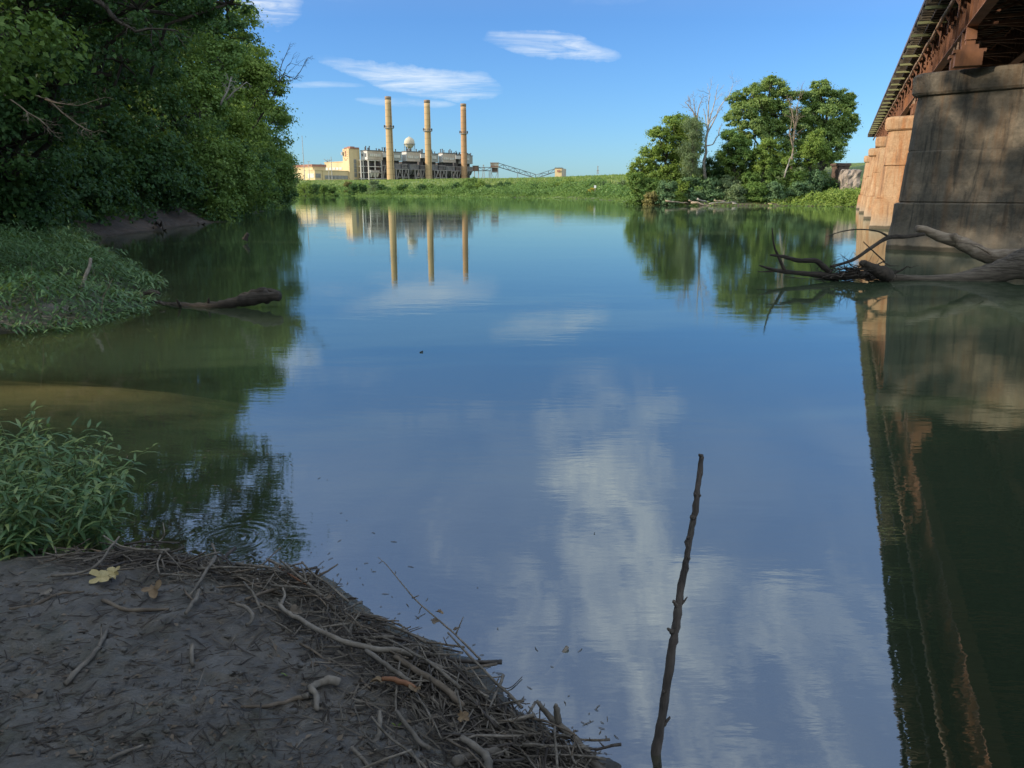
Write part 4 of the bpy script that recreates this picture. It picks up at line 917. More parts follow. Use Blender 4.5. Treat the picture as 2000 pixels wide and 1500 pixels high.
g.bar(P(640, 317, 640), P(640, 311, 640), .35); g.bar(P(643, 317, 640), P(643, 311, 640), .35); g.bar(P(640, 316, 640), P(648.5, 312, 640), .35); part('truss', g, 'pole_grey', th)

# ------------------------------------------------------------------ far bank: levee grass, scrub, shrubs
rgf = np.random.default_rng(77)
def scatter(n, xr, yr, cond, seed):
    rg = np.random.default_rng(seed); x = rg.uniform(*xr, n); y = rg.uniform(*yr, n); z, d = gz_many(x, y); k = cond(x, y, z, d); return x[k], y[k], z[k], d[k]
# long grass on the levee
x, y, z, d = scatter(150000, (-120, 60), (165, 430), lambda x, y, z, d: (d > 16) & (d < 75) & (x > -0.3 * y), 1)
n = len(x); pos = np.stack([x, y, z + .15], 1); nr = unit(np.stack([rgf.normal(size=n), rgf.normal(size=n) - 1.2, rgf.normal(size=n) * .3 + .3], 1))
tg = rgf.normal(size=(n, 3)) * .35 + np.array([0, 0, 1.0]); V, Q = leaf_quads(pos, nr, .6 + .7 * rgf.random(n), .22, rgf, tg)
props(np_part('levee_grass', V, Q, np.repeat(rgf.random(n), 4), 'grass_blade'), 'long yellow green grass covering the levee slope', 'grass', kind='stuff')
# rank weeds along the water
x, y, z, d = scatter(420000, (-115, 75), (95, 400), lambda x, y, z, d: (d > -1.2) & (d < 19) & (x > -0.3 * y) & ~((x > 19) & (x < 46) & (y > 112) & (y < 165) & (d > 1.0)), 2)
n = len(x); hump = np.clip(vnoise(x * .35, y * .35, 4), 0, 1); hh = (.3 + 2.6 * hump ** 1.6) * np.clip((d + 1.4) / 5, .14, 1)
pos = np.stack([x, y, np.maximum(z, 0) + hh * rgf.random(n)], 1); nr = unit(rgf.normal(size=(n, 3)) * .7 + np.array([-.1, -.5, .7]))
V, Q = leaf_quads(pos, nr, (.28 + .35 * rgf.random(n)) * np.clip(y / 260, .55, 1.1), .6, rgf)
props(np_part('bank_weeds', V, Q, np.repeat(np.clip(vnoise(x * .22, y * .22, 9) * .8 + rgf.random(n) * .35 - .1, 0, 1), 4), 'leaf_mid'), 'green weeds and low scrub along the foot of the far bank', 'weeds', kind='stuff')
x, y, z, d = scatter(520000, (-115, 30), (150, 400), lambda x, y, z, d: (d > 1.5) & (d < 24) & (x > -0.3 * y) & (vnoise(x * .16, y * .16, 14) * .6 + vnoise(x * .5, y * .5, 15) * .4 > .50 + .004 * np.abs(d - 9)), 6)
n = len(x); hump = vnoise(x * .42, y * .42, 16); pos = np.stack([x, y, z + (.4 + 3.0 * hump) * rgf.random(n) ** .8], 1); nr = unit(rgf.normal(size=(n, 3)) * .7 + np.array([-.1, -.5, .7]))
V, Q = leaf_quads(pos, nr, (.35 + .4 * rgf.random(n)), .6, rgf)
props(np_part('scrub_mass', V, Q, np.repeat(np.clip(hump * .7 + rgf.random(n) * .3, 0, 1), 4), 'leaf_scrub'), 'darker tangled scrub in a broken belt half way up the far bank', 'scrub', kind='stuff')
# single shrubs on the far bank (u, v of the centre, radius in photo pixels, kind)
def shrub(u, v, Yd, rp, kind, label, seed, group='shrubs on the far bank', step=True, leafpx=1.5, n=4200, zmul=.85):
    c = P(u, v, Yd); r = rp * pxm(Yd); rg = np.random.default_rng(seed)
    for _ in range(12):        # stand it on the slope under its measured place
        if not step or gz_at(c.x, c.y) > c.z - r * .55: break
        Yd += 2.0; c = P(u, v, Yd)
    gzv = gz_at(c.x, c.y); c.z = max(c.z, gzv + r * .45); lo = []
    zq = c.z - r * .8
    while zq > gzv + r * .3 and not step: lo.append((c.x + rg.uniform(-.3, .3) * r, c.y - r * .2, zq, r * .75, r * .7, r * .55)); zq -= r * .7
    bl = [(c.x, c.y, c.z, r * .7, r * .7, r * zmul * .7), (c.x - r * .7, c.y, gzv + r * .35, r * .5, r * .5, r * .4), (c.x + r * .75, c.y, gzv + r * .3, r * .5, r * .5, r * .38), (c.x, c.y - r * .5, gzv + r * .3, r * .6, r * .5, r * .4)] + lo
    for k in range(6):
        an = rg.random() * 6.283; q = rg.uniform(.35, .65); bl.append((c.x + math.cos(an) * r * q, c.y + math.sin(an) * r * q, max(gzv + r * .25, c.z + rg.uniform(-.55, .5) * r * zmul), r * .42, r * .42, r * .4))
    return tree((c.x, c.y, gzv), bl, n, leafpx * pxm(Yd), kind, label, 'shrub', group, 'shrub', seed, tr=max(.05, r * .06), clumps=16, cs=.36, twigs=2, stems=2)
SH = [(596, 366, 330, 14, 'leaf_light', 'bright yellow green shrub below the left annex'), (614, 368, 335, 13, 'leaf_dark', 'dark round shrub right of the bright one below the left annex'),
      (633, 370, 325, 9, 'leaf_mid', None), (650, 371, 325, 8, 'leaf_mid', None), (681, 361, 345, 8, 'leaf_rust', 'brownish shrub on the levee crest below the cream tower'),
      (690, 366, 330, 9, 'leaf_dark', None), (708, 367, 330, 8, 'leaf_dark', None), (730, 360, 335, 9, 'leaf_grey', 'grey green sapling on the crest left of the left chimney'), (731, 371, 325, 11, 'leaf_grey', None),
      (745, 368, 325, 9, 'leaf_dark', None), (757, 371, 322, 8, 'leaf_dark', None), (778, 370, 320, 8, 'leaf_mid', None), (788, 367, 322, 8, 'leaf_dark', None), (805, 372, 318, 8, 'leaf_mid', None), (822, 368, 318, 9, 'leaf_dark', None),
      (841, 367, 318, 8, 'leaf_mid', None), (858, 371, 315, 8, 'leaf_mid', None), (889, 366, 312, 9, 'leaf_dark', None), (918, 357, 320, 13, 'leaf_mid', 'tall leafy sapling on the crest below the right chimney'),
      (918, 368, 305, 14, 'leaf_mid', 'dense shrub at the foot of the bank below the right chimney'), (938, 364, 300, 13, 'leaf_light', 'light green shrub right of the right chimney'), (952, 370, 298, 9, 'leaf_dark', None), (975, 366, 292, 12, 'leaf_dark', None), (990, 364, 290, 9, 'leaf_dark', 'dark shrub in front of the long sloping conveyor'),
      (1045, 367, 262, 9, 'leaf_dark', None), (1062, 369, 258, 8, 'leaf_mid', None), (1083, 363, 250, 10, 'leaf_mid', None), (1105, 361, 245, 14, 'leaf_light', 'bright mounded shrub below the square cream building'), (1120, 372, 238, 11, 'leaf_mid', None),
      (1140, 368, 232, 11, 'leaf_mid', None), (1163, 362, 226, 10, 'leaf_dark', None), (1180, 361, 220, 10, 'leaf_grey', None), (1196, 370, 212, 12, 'leaf_mid', None), (1214, 362, 206, 12, 'leaf_grey', None), (1230, 372, 196, 12, 'leaf_mid', None)]
for i, (u, v, Yd, rp, kd, lb) in enumerate(SH): shrub(u, v, Yd, rp * 1.3, kd, lb or 'rounded green shrub in the scrub belt of the far bank', 300 + i)
c = P(1157, 370, 215); rg = np.random.default_rng(8)
V, Q, va, _ = crown_leaves([(c.x - .6, c.y, c.z - .4, 1.2, .8, .5), (c.x, c.y, c.z, .7, .7, .4)], 500, .28, rg)
props(np_part('flower_patch', V, Q, va, 'leaf_flower', at=c), 'small patch of orange yellow flowers beside the white sign', 'flowers')
c = P(1162.3, 364.5, 214); th = thing('sign', Vector((c.x, c.y, c.z - 1.2)), 'small white blank sign on a post in the far bank scrub', 'sign')
g = Geo(); g.obox((c.x - .28, c.y - .02, c.z - .35), (.56, 0, 0), (0, .04, 0), (0, 0, .7)); part('board', g, 'sign_white', th)
g = Geo(); g.bar((c.x, c.y + .06, c.z - 2.2), (c.x, c.y + .06, c.z + .3), .08); part('post', g, 'frame_white', th)

# ------------------------------------------------------------------ right hand wood on the point
def ptree(blist, Yd, n, leafpx, m_, label, seed, base_u=None, base_v=395, depth=1.0, **kw):
    rg = np.random.default_rng(seed * 7 + 1); bl = []
    for (u, v, r) in blist:
        y_ = Yd + rg.uniform(-1, 1) * r * pxm(Yd) * depth; c = P(u, v, y_); rr_ = r * pxm(y_); bl.append((c.x, c.y, c.z, rr_, rr_, rr_ * .85))
        # a second, deeper lobe so that the crown has thickness
        c2 = P(u + rg.uniform(-.4, .4) * r, v + rg.uniform(-.3, .4) * r, Yd + r * pxm(Yd) * rg.uniform(.6, 1.3)); bl.append((c2.x, c2.y, c2.z, rr_ * .85, rr_ * .85, rr_ * .75))
    bu = base_u if base_u is not None else sum(b[0] for b in blist) / len(blist); q = P(bu, 380, Yd)
    return tree((q.x, q.y, gz_at(q.x, q.y)), bl, n, leafpx * pxm(Yd), m_, label, seed=seed, **kw)
WG = 'trees of the wood on the right hand point'
ptree([(1318, 246, 26), (1342, 252, 26), (1290, 272, 24), (1325, 280, 32), (1352, 290, 24), (1270, 300, 22), (1300, 312, 30), (1252, 325, 20), (1340, 325, 30), (1245, 348, 20), (1275, 345, 26), (1310, 352, 28)], 126, 42000, 3.6, 'leaf_light', 'broad sunlit tree at the left end of the wooded point', 401, 1300, group=WG, tr=.35, clumps=22, cs=.28)
ptree([(1352, 246, 20), (1358, 268, 17), (1345, 290, 20), (1352, 312, 18), (1348, 335, 20)], 121, 15000, 2.8, 'leaf_grey', 'grey green feathery tree left of the white dead tree', 402, 1346, group=WG, tr=.16, clumps=22, cs=.33, aspect=.28, droop=.35)
ptree([(1438, 196, 20), (1468, 185, 24), (1512, 172, 24), (1535, 190, 20), (1450, 218, 24), (1488, 214, 28), (1520, 222, 28), (1432, 234, 18), (1470, 250, 26), (1505, 262, 28), (1540, 250, 24), (1455, 272, 20), (1508, 160, 12), (1545, 290, 24)], 132, 62000, 3.4, 'leaf_sun', 'tall broad tree in the middle of the wooded point', 403, 1490, group=WG, tr=.4, clumps=19, cs=.26)
ptree([(1600, 172, 20), (1580, 190, 22), (1618, 195, 24), (1645, 192, 18), (1590, 222, 28), (1632, 222, 26), (1655, 210, 16), (1662, 190, 11), (1658, 240, 20), (1640, 258, 26), (1605, 262, 32), (1580, 280, 28), (1632, 290, 24), (1608, 312, 28), (1575, 250, 24), (1590, 340, 24), (1560, 225, 16)], 134, 72000, 3.4, 'leaf_sun', 'tallest spreading tree at the right end of the wooded point', 404, 1600, group=WG, tr=.42, clumps=19, cs=.26)
ptree([(1428, 272, 20), (1445, 285, 22), (1425, 300, 22), (1455, 310, 20), (1432, 322, 22)], 124, 20000, 3.0, 'leaf_mid', 'round dark green tree right of the white dead tree', 405, 1436, group=WG, tr=.22, clumps=20, cs=.3)
ptree([(1500, 290, 20), (1482, 305, 18), (1515, 308, 18), (1495, 325, 20)], 122, 15000, 3.0, 'leaf_light', 'small yellow green tree in the middle of the wooded point', 406, 1498, group=WG, tr=.18, clumps=20, cs=.3)
ptree([(1598, 265, 15), (1590, 285, 20), (1605, 300, 16), (1580, 308, 22), (1550, 312, 20), (1532, 322, 18)], 122, 22000, 3.0, 'leaf_light', 'light green young tree below the tallest tree of the point', 407, 1588, group=WG, tr=.18, clumps=20, cs=.3)
ptree([(1460, 335, 20), (1400, 320, 22), (1390, 345, 24), (1420, 345, 22)], 128, 16000, 3.2, 'leaf_dark', 'low dark tree behind the shrubs at the foot of the white dead tree', 408, 1405, group=WG, tr=.2, clumps=20, cs=.32)
for i, (u, v, r, kd, lb) in enumerate(((1243, 352, 19, 'leaf_mid', 'green shrub at the left tip of the wooded point'), (1272, 362, 20, 'leaf_mid', 'green shrub behind the rust coloured one on the point'), (1272, 384, 14, 'leaf_rust', 'low rust and yellow shrub at the left waterline of the point'),
        (1305, 370, 22, 'leaf_blue', 'blue green shrub right of the rust coloured shrub'), (1334, 366, 17, 'leaf_light', 'narrow yellow green shrub before the blue green ones'), (1322, 384, 11, 'leaf_light', 'small yellow shrub at the waterline of the point'), (1355, 364, 24, 'leaf_blue', 'blue green shrub left of centre on the point'),
        (1390, 368, 26, 'leaf_blue', 'wide blue green shrub in the middle of the point'), (1425, 360, 22, 'leaf_grey', 'tan tinged grey shrub in the middle of the point'), (1438, 375, 18, 'leaf_grey', 'small grey shrub low in the middle of the point'), (1465, 352, 24, 'leaf_mid', 'green shrub right of the tan tinged one'), (1478, 374, 22, 'leaf_mid', 'green shrub at the waterline right of the tan tinged one'),
        (1508, 340, 24, 'leaf_mid', 'tall green shrub right of the middle of the point'), (1512, 374, 24, 'leaf_blue', 'round blue green shrub right of the middle by the water'), (1548, 352, 28, 'leaf_mid', 'large green shrub in the right half of the point'), (1560, 375, 24, 'leaf_blue', 'round blue green shrub near the right end of the point'), (1592, 356, 28, 'leaf_blue', 'large shrub at the right end of the point'), (1620, 362, 18, 'leaf_dark', 'dark shrub below the flat topped masonry ledge'))):
    shrub(u, v, 121.5 if v < 370 else 118.5, r, kd, lb, 500 + i, 'shrubs along the wooded point', step=False, leafpx=2.8, n=int(420 * r), zmul=.95)
x, y, z, d = scatter(60000, (38, 62), (104, 135), lambda x, y, z, d: (d > .1) & (d < 14), 31)
n = len(x); pos = np.stack([x, y, z + .9 * rgf.random(n) * np.clip(d / 3, .2, 1.6)], 1); nr = unit(rgf.normal(size=(n, 3)) * .7 + np.array([-.4, -.4, .7]))
V, Q = leaf_quads(pos, nr, .2 + .2 * rgf.random(n), .6, rgf)
props(np_part('vine_cover', V, Q, np.repeat(rgf.random(n), 4), 'leaf_light'), 'bright green creepers covering the slope below the far abutment', 'creeper', kind='stuff')
# dead trees
def snag(th_name, base, limbs, m_, label, r0=.16, seed=0, twig=3, cat='dead tree', group=None):
    rg = np.random.default_rng(seed); th = thing(th_name, base, label, cat, group); g = Geo(); tw = Geo()
    for (pts, ra, rb) in limbs:
        pts = [Vector(p) for p in pts]; dense = []
        for a_, b_ in zip(pts[:-1], pts[1:]):
            for t in np.linspace(0, 1, 4)[:-1]: dense.append(a_.lerp(b_, t) + Vector(rg.normal(size=3)) * (b_ - a_).length * .02)
        dense.append(pts[-1]); rad = list(np.linspace(ra, rb, len(dense))); g.tube(dense, rad, 6)
        for k in range(int(len(dense) * twig / 4)):
            q = dense[int(rg.integers(len(dense) // 3, len(dense)))]; L = (pts[-1] - pts[0]).length * rg.uniform(.1, .3)
            dr = ((pts[-1] - pts[0]).normalized() * .8 + Vector(rg.normal(size=3)) * .55).normalized(); e = q + dr * L
            limb(tw, q, e, rb * .9, rb * .3, rg, 4, 4, .07); 
            for s_ in range(2):
                dr2 = (dr + Vector(rg.normal(size=3)) * .6).normalized(); limb(tw, q.lerp(e, .5), q.lerp(e, .5) + dr2 * L * .5, rb * .5, rb * .2, rg, 3, 3, .07)
    part('trunk', g, m_, th, True)
    if tw.v: part('twigs', tw, m_, th, True)
    return th
def pp(Yd, *uv): return [P(u, v, Yd) for u, v in uv]
Yb = 127
snag('dead_tree', P(1376, 300, Yb) - Vector((0, 0, 5)), [(pp(Yb, (1375, 350), (1377, 297), (1381, 258), (1384, 215), (1385, 184)), .27, .04), (pp(Yb, (1381, 258), (1388, 225), (1397, 195), (1403, 164)), .13, .03),
    (pp(Yb + 1, (1381, 260), (1395, 235), (1408, 205), (1425, 185), (1432, 162)), .13, .02), (pp(Yb - 1, (1379, 285), (1392, 282), (1402, 265), (1410, 240)), .12, .03), (pp(Yb - 1, (1382, 245), (1400, 222), (1413, 208)), .1, .03), (pp(Yb, (1380, 250), (1377, 225), (1374, 212)), .07, .03)],
    'bark_pale', 'bare white dead tree standing in the gap of the wooded point', seed=3)
snag('dead_tree', P(1352, 290, 125), [(pp(125, (1352, 340), (1358, 280), (1360, 230), (1350, 212), (1338, 200)), .2, .04), (pp(125, (1358, 260), (1362, 225), (1366, 205), (1373, 190)), .12, .03), (pp(125, (1361, 240), (1356, 210), (1355, 198)), .08, .03)], 'bark_brown', 'thin grey dead tree poking above the left tree of the point', seed=4)
snag('dead_tree', P(1548, 300, 125), [(pp(120.5, (1546, 330), (1548, 290), (1553, 250), (1556, 215), (1562, 188)), .14, .03), (pp(120.5, (1552, 255), (1548, 225), (1542, 200)), .1, .03), (pp(120.5, (1550, 275), (1556, 235), (1560, 215)), .12, .03), (pp(120.5, (1549, 290), (1542, 260), (1546, 235)), .1, .03)], 'bark_brown', 'brown bare dead tree between the two tallest trees of the point', seed=5, twig=7)
snag('dead_tree', P(1538, 335, 119), [(pp(119.5, (1532, 345), (1540, 318), (1548, 300)), .12, .04)], 'bark_pale', 'short pale leaning snag among the shrubs right of the middle of the point', seed=6)
# driftwood heap along the point
rg = np.random.default_rng(12)
for i, (u0, v0, u1, v1, r) in enumerate(((1243, 392, 1300, 398, .16), (1255, 398, 1330, 394, .12), (1300, 392, 1345, 397, .14), (1362, 388, 1382, 396, .14), (1350, 396, 1420, 399, .18), (1395, 391, 1430, 398, .12), (1430, 397, 1470, 399, .13), (1250, 388, 1275, 396, .1), (1345, 391, 1375, 399, .1), (1385, 398, 1440, 394, .1), (1290, 398, 1340, 391, .1), (1500, 398, 1545, 392, .1))):
    g = Geo(); yy = 116.6 + (0 if u0 > 1290 else 9) - 2 * (u0 < 1250) * 0; a_, b_ = P(u0, v0, yy), P(u1, v1, yy + .8); a_.z = max(a_.z, .1)
    limb(g, a_, b_, r, r * .4, rg, 6, 6, .05); part_o = part('driftwood_log', g, 'driftwood' if i % 3 else 'bark_pale', at=a_, smooth=True)
    props(part_o, 'pale driftwood log among the snags at the waterline of the wooded point', 'driftwood', 'driftwood along the wooded point')

# ------------------------------------------------------------------ left bank wood
LG = 'trees of the left bank wood'
def ltree(x, y, h, r, k, n, leaf, m_, label, seed, zlow=1.5, low=.55, **kw):
    rg = np.random.default_rng(seed); gzv = gz_at(x, y); bl = blob_cloud(x, y, gzv + zlow, gzv + h - r * .3, r, r, k, rg, low)
    return tree((x, y, gzv), bl, n, leaf, m_, label, group=LG, seed=seed, tr=max(.15, h * .018), **kw)
ob = [(-11.4, 17, 6.2, 2.4), (-10.4, 16.6, 5.0, 1.4), (-12, 16, 9.6, 2.8), (-13, 18, 13, 3), (-15, 17, 8, 3), (-14.8, 15, 5.2, 2.4), (-13, 15.4, 4.4, 1.6), (-16.5, 17, 12, 3.2), (-18, 18.5, 8, 3), (-18.5, 16, 13.5, 3), (-17, 15.5, 5, 2.4), (-15, 18, 16, 2.6), (-16.5, 13, 18.5, 2.8), (-17.5, 9.5, 19.5, 2.8), (-16, 16, 19, 2.4), (-17.5, 6.5, 18.5, 2.4)]
tree((-17.0, 17.6, gz_at(-17, 17.6)), [(x, y, z, q, q, q * .72) for x, y, z, q in ob], 84000, .135, 'leaf_mid', 'nearest tree of the left bank, reaching out over the water from the left edge', group=LG, seed=601, tr=.3, clumps=30, cs=.25)
ob = [(-11, 29, 9.5, 1.9), (-10.8, 29.5, 12.5, 2.0), (-12.5, 28, 8.0, 2.2), (-13, 30, 11, 2.4), (-12, 29, 15, 2.2), (-14.5, 29, 14, 2.6), (-15, 30, 9.5, 2.6), (-16.5, 29, 12, 2.8), (-15.5, 28, 17, 2.4), (-17.5, 30, 16, 2.8), (-17, 29, 8, 2.6), (-10.2, 29, 14.2, 1.3), (-9.8, 28.7, 10.6, 1.0), (-10.6, 29.3, 16.6, 1.4), (-9.9, 29.1, 8.4, .9), (-13.5, 28.5, 6.4, 1.6), (-18.5, 30, 6, 2.8), (-18.2, 28.4, 3.6, 2.4), (-20.5, 28, 6.0, 2.6), (-16, 28.2, 5.6, 2.0)]
tree((-20.5, 30.5, gz_at(-20.5, 30.5)), [(x, y, z, q, q, q * .75) for x, y, z, q in ob], 60000, .165, 'leaf_dark', 'tall tree arching out over the weed flats with lacy outer twigs', group=LG, seed=640, tr=.34, clumps=30, cs=.24, twigs=8)
ltree(-23.5, 25.5, 27, 7.5, 22, 34000, .22, 'leaf_dark', 'tall dark tree at the left edge behind the weed flats', 602, 2.0, .8, cs=.24)
ltree(-25, 36, 16.5, 6.0, 15, 42000, .24, 'leaf_dark', 'dark tree hung with vines behind the muddy left bank', 603, 1.0, .85)
ltree(-25.5, 45, 15.5, 5.5, 15, 40000, .24, 'leaf_dark', 'dark dense tree over the middle of the left bank', 604, .5, .85)
ltree(-26, 53, 17, 5.5, 15, 40000, .24, 'leaf_dark', 'dark tree draped to the mud where the left bank turns', 605, .3, .9)
ltree(-27, 62, 20, 6.0, 16, 44000, .26, 'leaf_mid', 'tall tree with its crown against the sky on the left bank', 606, .5, .8)
ltree(-30, 74, 20, 6.0, 15, 40000, .28, 'leaf_dark', 'rounded tree hanging over the water beyond the dark trees', 607, .3, .85)
ltree(-33.2, 92, 22.5, 6.2, 17, 46000, .32, 'leaf_light', 'pale sunlit tree rising above the far end of the left wood', 608, 1, .75)
ltree(-38, 110, 20, 6.5, 15, 38000, .36, 'leaf_mid', 'green tree leaning out at the far end of the left wood', 609, .3, .9)
ltree(-42.5, 128, 17, 6.5, 14, 34000, .38, 'leaf_mid', 'last large tree before the left bank meets the power station', 610, .3, .9)
ltree(-50, 152, 14, 6.5, 12, 24000, .42, 'leaf_mid', 'low tree at the distant end of the left bank', 611, .3, .9)
ltree(-62, 190, 14, 8, 12, 20000, .5, 'leaf_mid', 'most distant tree of the left bank, left of the radio mast', 612, .3, .9)
back = ltree(-36, 40, 20, 8, 16, 42000, .34, 'leaf_dark', 'dark tree deep in the left bank wood', 613, 1, .8)
for i, (x, y, s) in enumerate(((-38, 56, 1.0), (-40, 70, 1.05), (-45, 88, 1.0), (-50, 108, .95), (-33, 22, 1.0), (-57, 135, .9))):
    dup(back, (x, y, gz_at(x, y)), i * 1.3, s)
# trees that shade the near bank, beside and behind the viewer
for i, (x, y, s, sz) in enumerate(((-16.5, -3.4, .62, 1.25), (-27, 11.6, .60, 1.2), (-13.5, -11, .66, 1.1), (-27, -9.5, .9, 1.1), (-33, -1.5, .72, 1.0), (-7.5, -14, .7, .8), (-22, -14, .8, .85))):
    dup(back, (x, y, gz_at(x, y)), i * 1.9 + .4, (s, s, sz), 'dark tree of the near bank beside the viewer', 'trees of the near bank')
# shrubs hanging at the edge
def lshrub(x, y, r, n, m_, label, seed, leaf=.18, zc=None):
    rg = np.random.default_rng(seed); gzv = gz_at(x, y); bl = [(x, y, gzv + r * .55, r * .7, r * .7, r * .6)]
    for k in range(7): an = rg.random() * 6.28; q = rg.uniform(.4, .75); bl.append((x + math.cos(an) * r * q, y + math.sin(an) * r * q, gzv + rg.uniform(.15, 1.1) * r, r * .42, r * .42, r * .42))
    tree((x, y, gzv), bl, n, leaf, m_, label, 'shrub', 'shrubs along the left bank', 'shrub', seed, tr=.07, stems=3, clumps=20, cs=.34, twigs=3)
for i, (x, y, r, m_, lb) in enumerate(((-19.8, 28.5, 2.8, 'leaf_dark', 'dark shrub at the left edge behind the weed bed'), (-21.6, 34, 2.6, 'leaf_dark', 'dark shrub above the mud, second from the left edge'), (-21.9, 39.5, 2.9, 'leaf_dark', 'green shrub hanging over the muddy slope'), (-22.2, 46, 3.0, 'leaf_dark', 'dark vine mound above the brown mud slope'),
        (-22.6, 51.5, 3.0, 'leaf_dark', 'dark vine mound right of the brown mud slope'), (-22.6, 58, 3.6, 'leaf_mid', 'tall vine mound drooping to the water at the dark bend'), (-23.6, 65, 4.0, 'leaf_mid', 'green vine curtain drooping to the water at the dark bend'), (-25.6, 73, 4.0, 'leaf_dark', 'dark shrub just beyond the vine curtain'),
        (-28.2, 83, 4.2, 'leaf_mid', 'shrub at the waterline below the pale sunlit tree'), (-31, 95, 4.6, 'leaf_mid', 'second shrub at the waterline below the pale sunlit tree'), (-34.4, 108, 5, 'leaf_dark', 'dark shrub by the water past the pale sunlit tree'), (-38.2, 122, 5.2, 'leaf_mid', 'shrub at the water near the far end of the left wood'), (-42.5, 138, 5.5, 'leaf_dark', 'last shrub at the water on the left bank'))):
    lshrub(x, y, r, 13000, m_, lb, 700 + i, .17 + y * .0012)
# bare branches in the left wood
snag('bare_branch', P(40, 240, 24), [(pp(24, (-30, 150), (40, 210), (90, 245), (100, 256)), .03, .012), (pp(24, (60, 182), (90, 195), (140, 235), (178, 256)), .035, .012), (pp(24, (90, 195), (150, 207), (205, 190)), .02, .008)], 'bark_brown', 'bare grey branches slanting down in the dark wood at far left', seed=21, cat='branch', twig=5)
snag('bare_branch', P(190, 0, 19), [(pp(17, (140, -25), (200, 10), (225, 38), (265, 62), (300, 56), (345, 60)), .05, .012), (pp(17, (225, 38), (212, 20), (190, -5)), .05, .02)], 'bark', 'dark leafless limb near the top of the left wood', seed=22, cat='branch', twig=3)
snag('bare_branch', P(440, 190, 58), [(pp(57, (430, 205), (445, 175), (452, 150)), .08, .03), (pp(57, (440, 195), (462, 175), (482, 160)), .06, .02)], 'bark_pale', 'pale dead twigs sticking out beside the tall left trees', seed=23, cat='branch', twig=6)
snag('dead_tree', P(520, 260, 100), [(pp(96, (485, 262), (520, 215), (545, 165), (560, 130)), .14, .03), (pp(96, (555, 145), (575, 155), (592, 130), (602, 112)), .06, .02), (pp(96, (545, 165), (552, 120), (566, 88)), .06, .02), (pp(96, (540, 180), (560, 160), (585, 150)), .05, .02)], 'bark', 'dead treetop with bare twigs above the far left trees', seed=24, twig=6)
# drift on the left bank waterline
for i, (u0, v0, u1, v1, yy, r) in enumerate(((480, 402, 510, 408, 86, .12), (482, 408, 515, 405, 88, .1), (300, 440, 325, 448, 44, .1), (355, 432, 400, 436, 50, .12), (250, 434, 300, 446, 43, .09))):
    g = Geo(); a_, b_ = G0(u0, v0, .12), G0(u1, v1, .1); limb(g, a_, b_, r, r * .4, rg, 6, 6, .04)
    props(part('driftwood_log', g, 'log_grey', at=a_, smooth=True), ('grey driftwood stranded at the foot of the left bank bend' if u0 > 450 else 'dark driftwood lying on the brown mud of the left bank'), 'driftwood', 'driftwood on the left bank')

# ------------------------------------------------------------------ leafy water plants
def lance(rg, base, tdir, up, L, Wd, droop, out):
    """narrow bent leaf, three segments"""
    side = np.cross(tdir, up); side /= np.linalg.norm(side) + 1e-9; V = []; p = np.array(base, float); d = tdir.copy()
    ws = (.35, 1.0, .72, .04)
    for k in range(4):
        V += [p - side * Wd * ws[k] * .5, p + side * Wd * ws[k] * .5]
        d = d + np.array([0, 0, -droop * .38]); d /= np.linalg.norm(d); p = p + d * L / 3
    out.append(V)
def leaf_mesh(out, rg):
    n = len(out); V = np.array(out).reshape(-1, 3); q = []
    base = (np.arange(n) * 8)[:, None]; Q = np.concatenate([base + np.array([[a, a + 1, a + 3, a + 2]]) for a in (0, 2, 4)], 0)
    return V, Q, np.repeat(rg.random(n), 8)
def weed(x, y, h, lean, nl, L, label, seed, group, name='leafy_plant', stems=3):
    rg = np.random.default_rng(seed); gzv = max(gz_at(x, y), -.12); th = thing(name, (x, y, gzv), label, 'plant', group); g = Geo(); out = []
    for s_ in range(stems):
        ln = np.array(lean) + rg.normal(size=2) * .28; hh = h * rg.uniform(.7, 1.05); pts = []
        b0 = np.array([x + rg.normal() * .05, y + rg.normal() * .05, gzv - .03])
        for k in range(9):
            t = k / 8; pts.append(b0 + np.array([ln[0] * hh * t ** 1.5, ln[1] * hh * t ** 1.5, hh * t * (1 - .12 * t)]) + rg.normal(size=3) * .006)
        g.tube([Vector(p) for p in pts], list(np.linspace(.006, .002, 9)), 5)
        for k in range(nl):
            t = (k + .5) / nl * .85 + .15; i = min(7, int(t * 8)); f = t * 8 - i; p = pts[i] * (1 - f) + pts[i + 1] * f
            az = k * 2.4 + rg.normal() * .5; up_ = rg.uniform(.1, .75) if t < .9 else 1.2; d = np.array([math.cos(az), math.sin(az), up_]); d /= np.linalg.norm(d)
            lance(rg, p, d, np.array([0, 0, 1.0]), L * rg.uniform(.6, 1.15) * (1 - .35 * (t > .93)), L * .14 * rg.uniform(.8, 1.3), rg.uniform(.5, 1.5), out)
    part('stem', g, 'stem_green', th); V, Q, va = leaf_mesh(out, rg); np_part('leaves', V, Q, va, 'leaf_willow', th)
    return th
rg = np.random.default_rng(55); k = 0
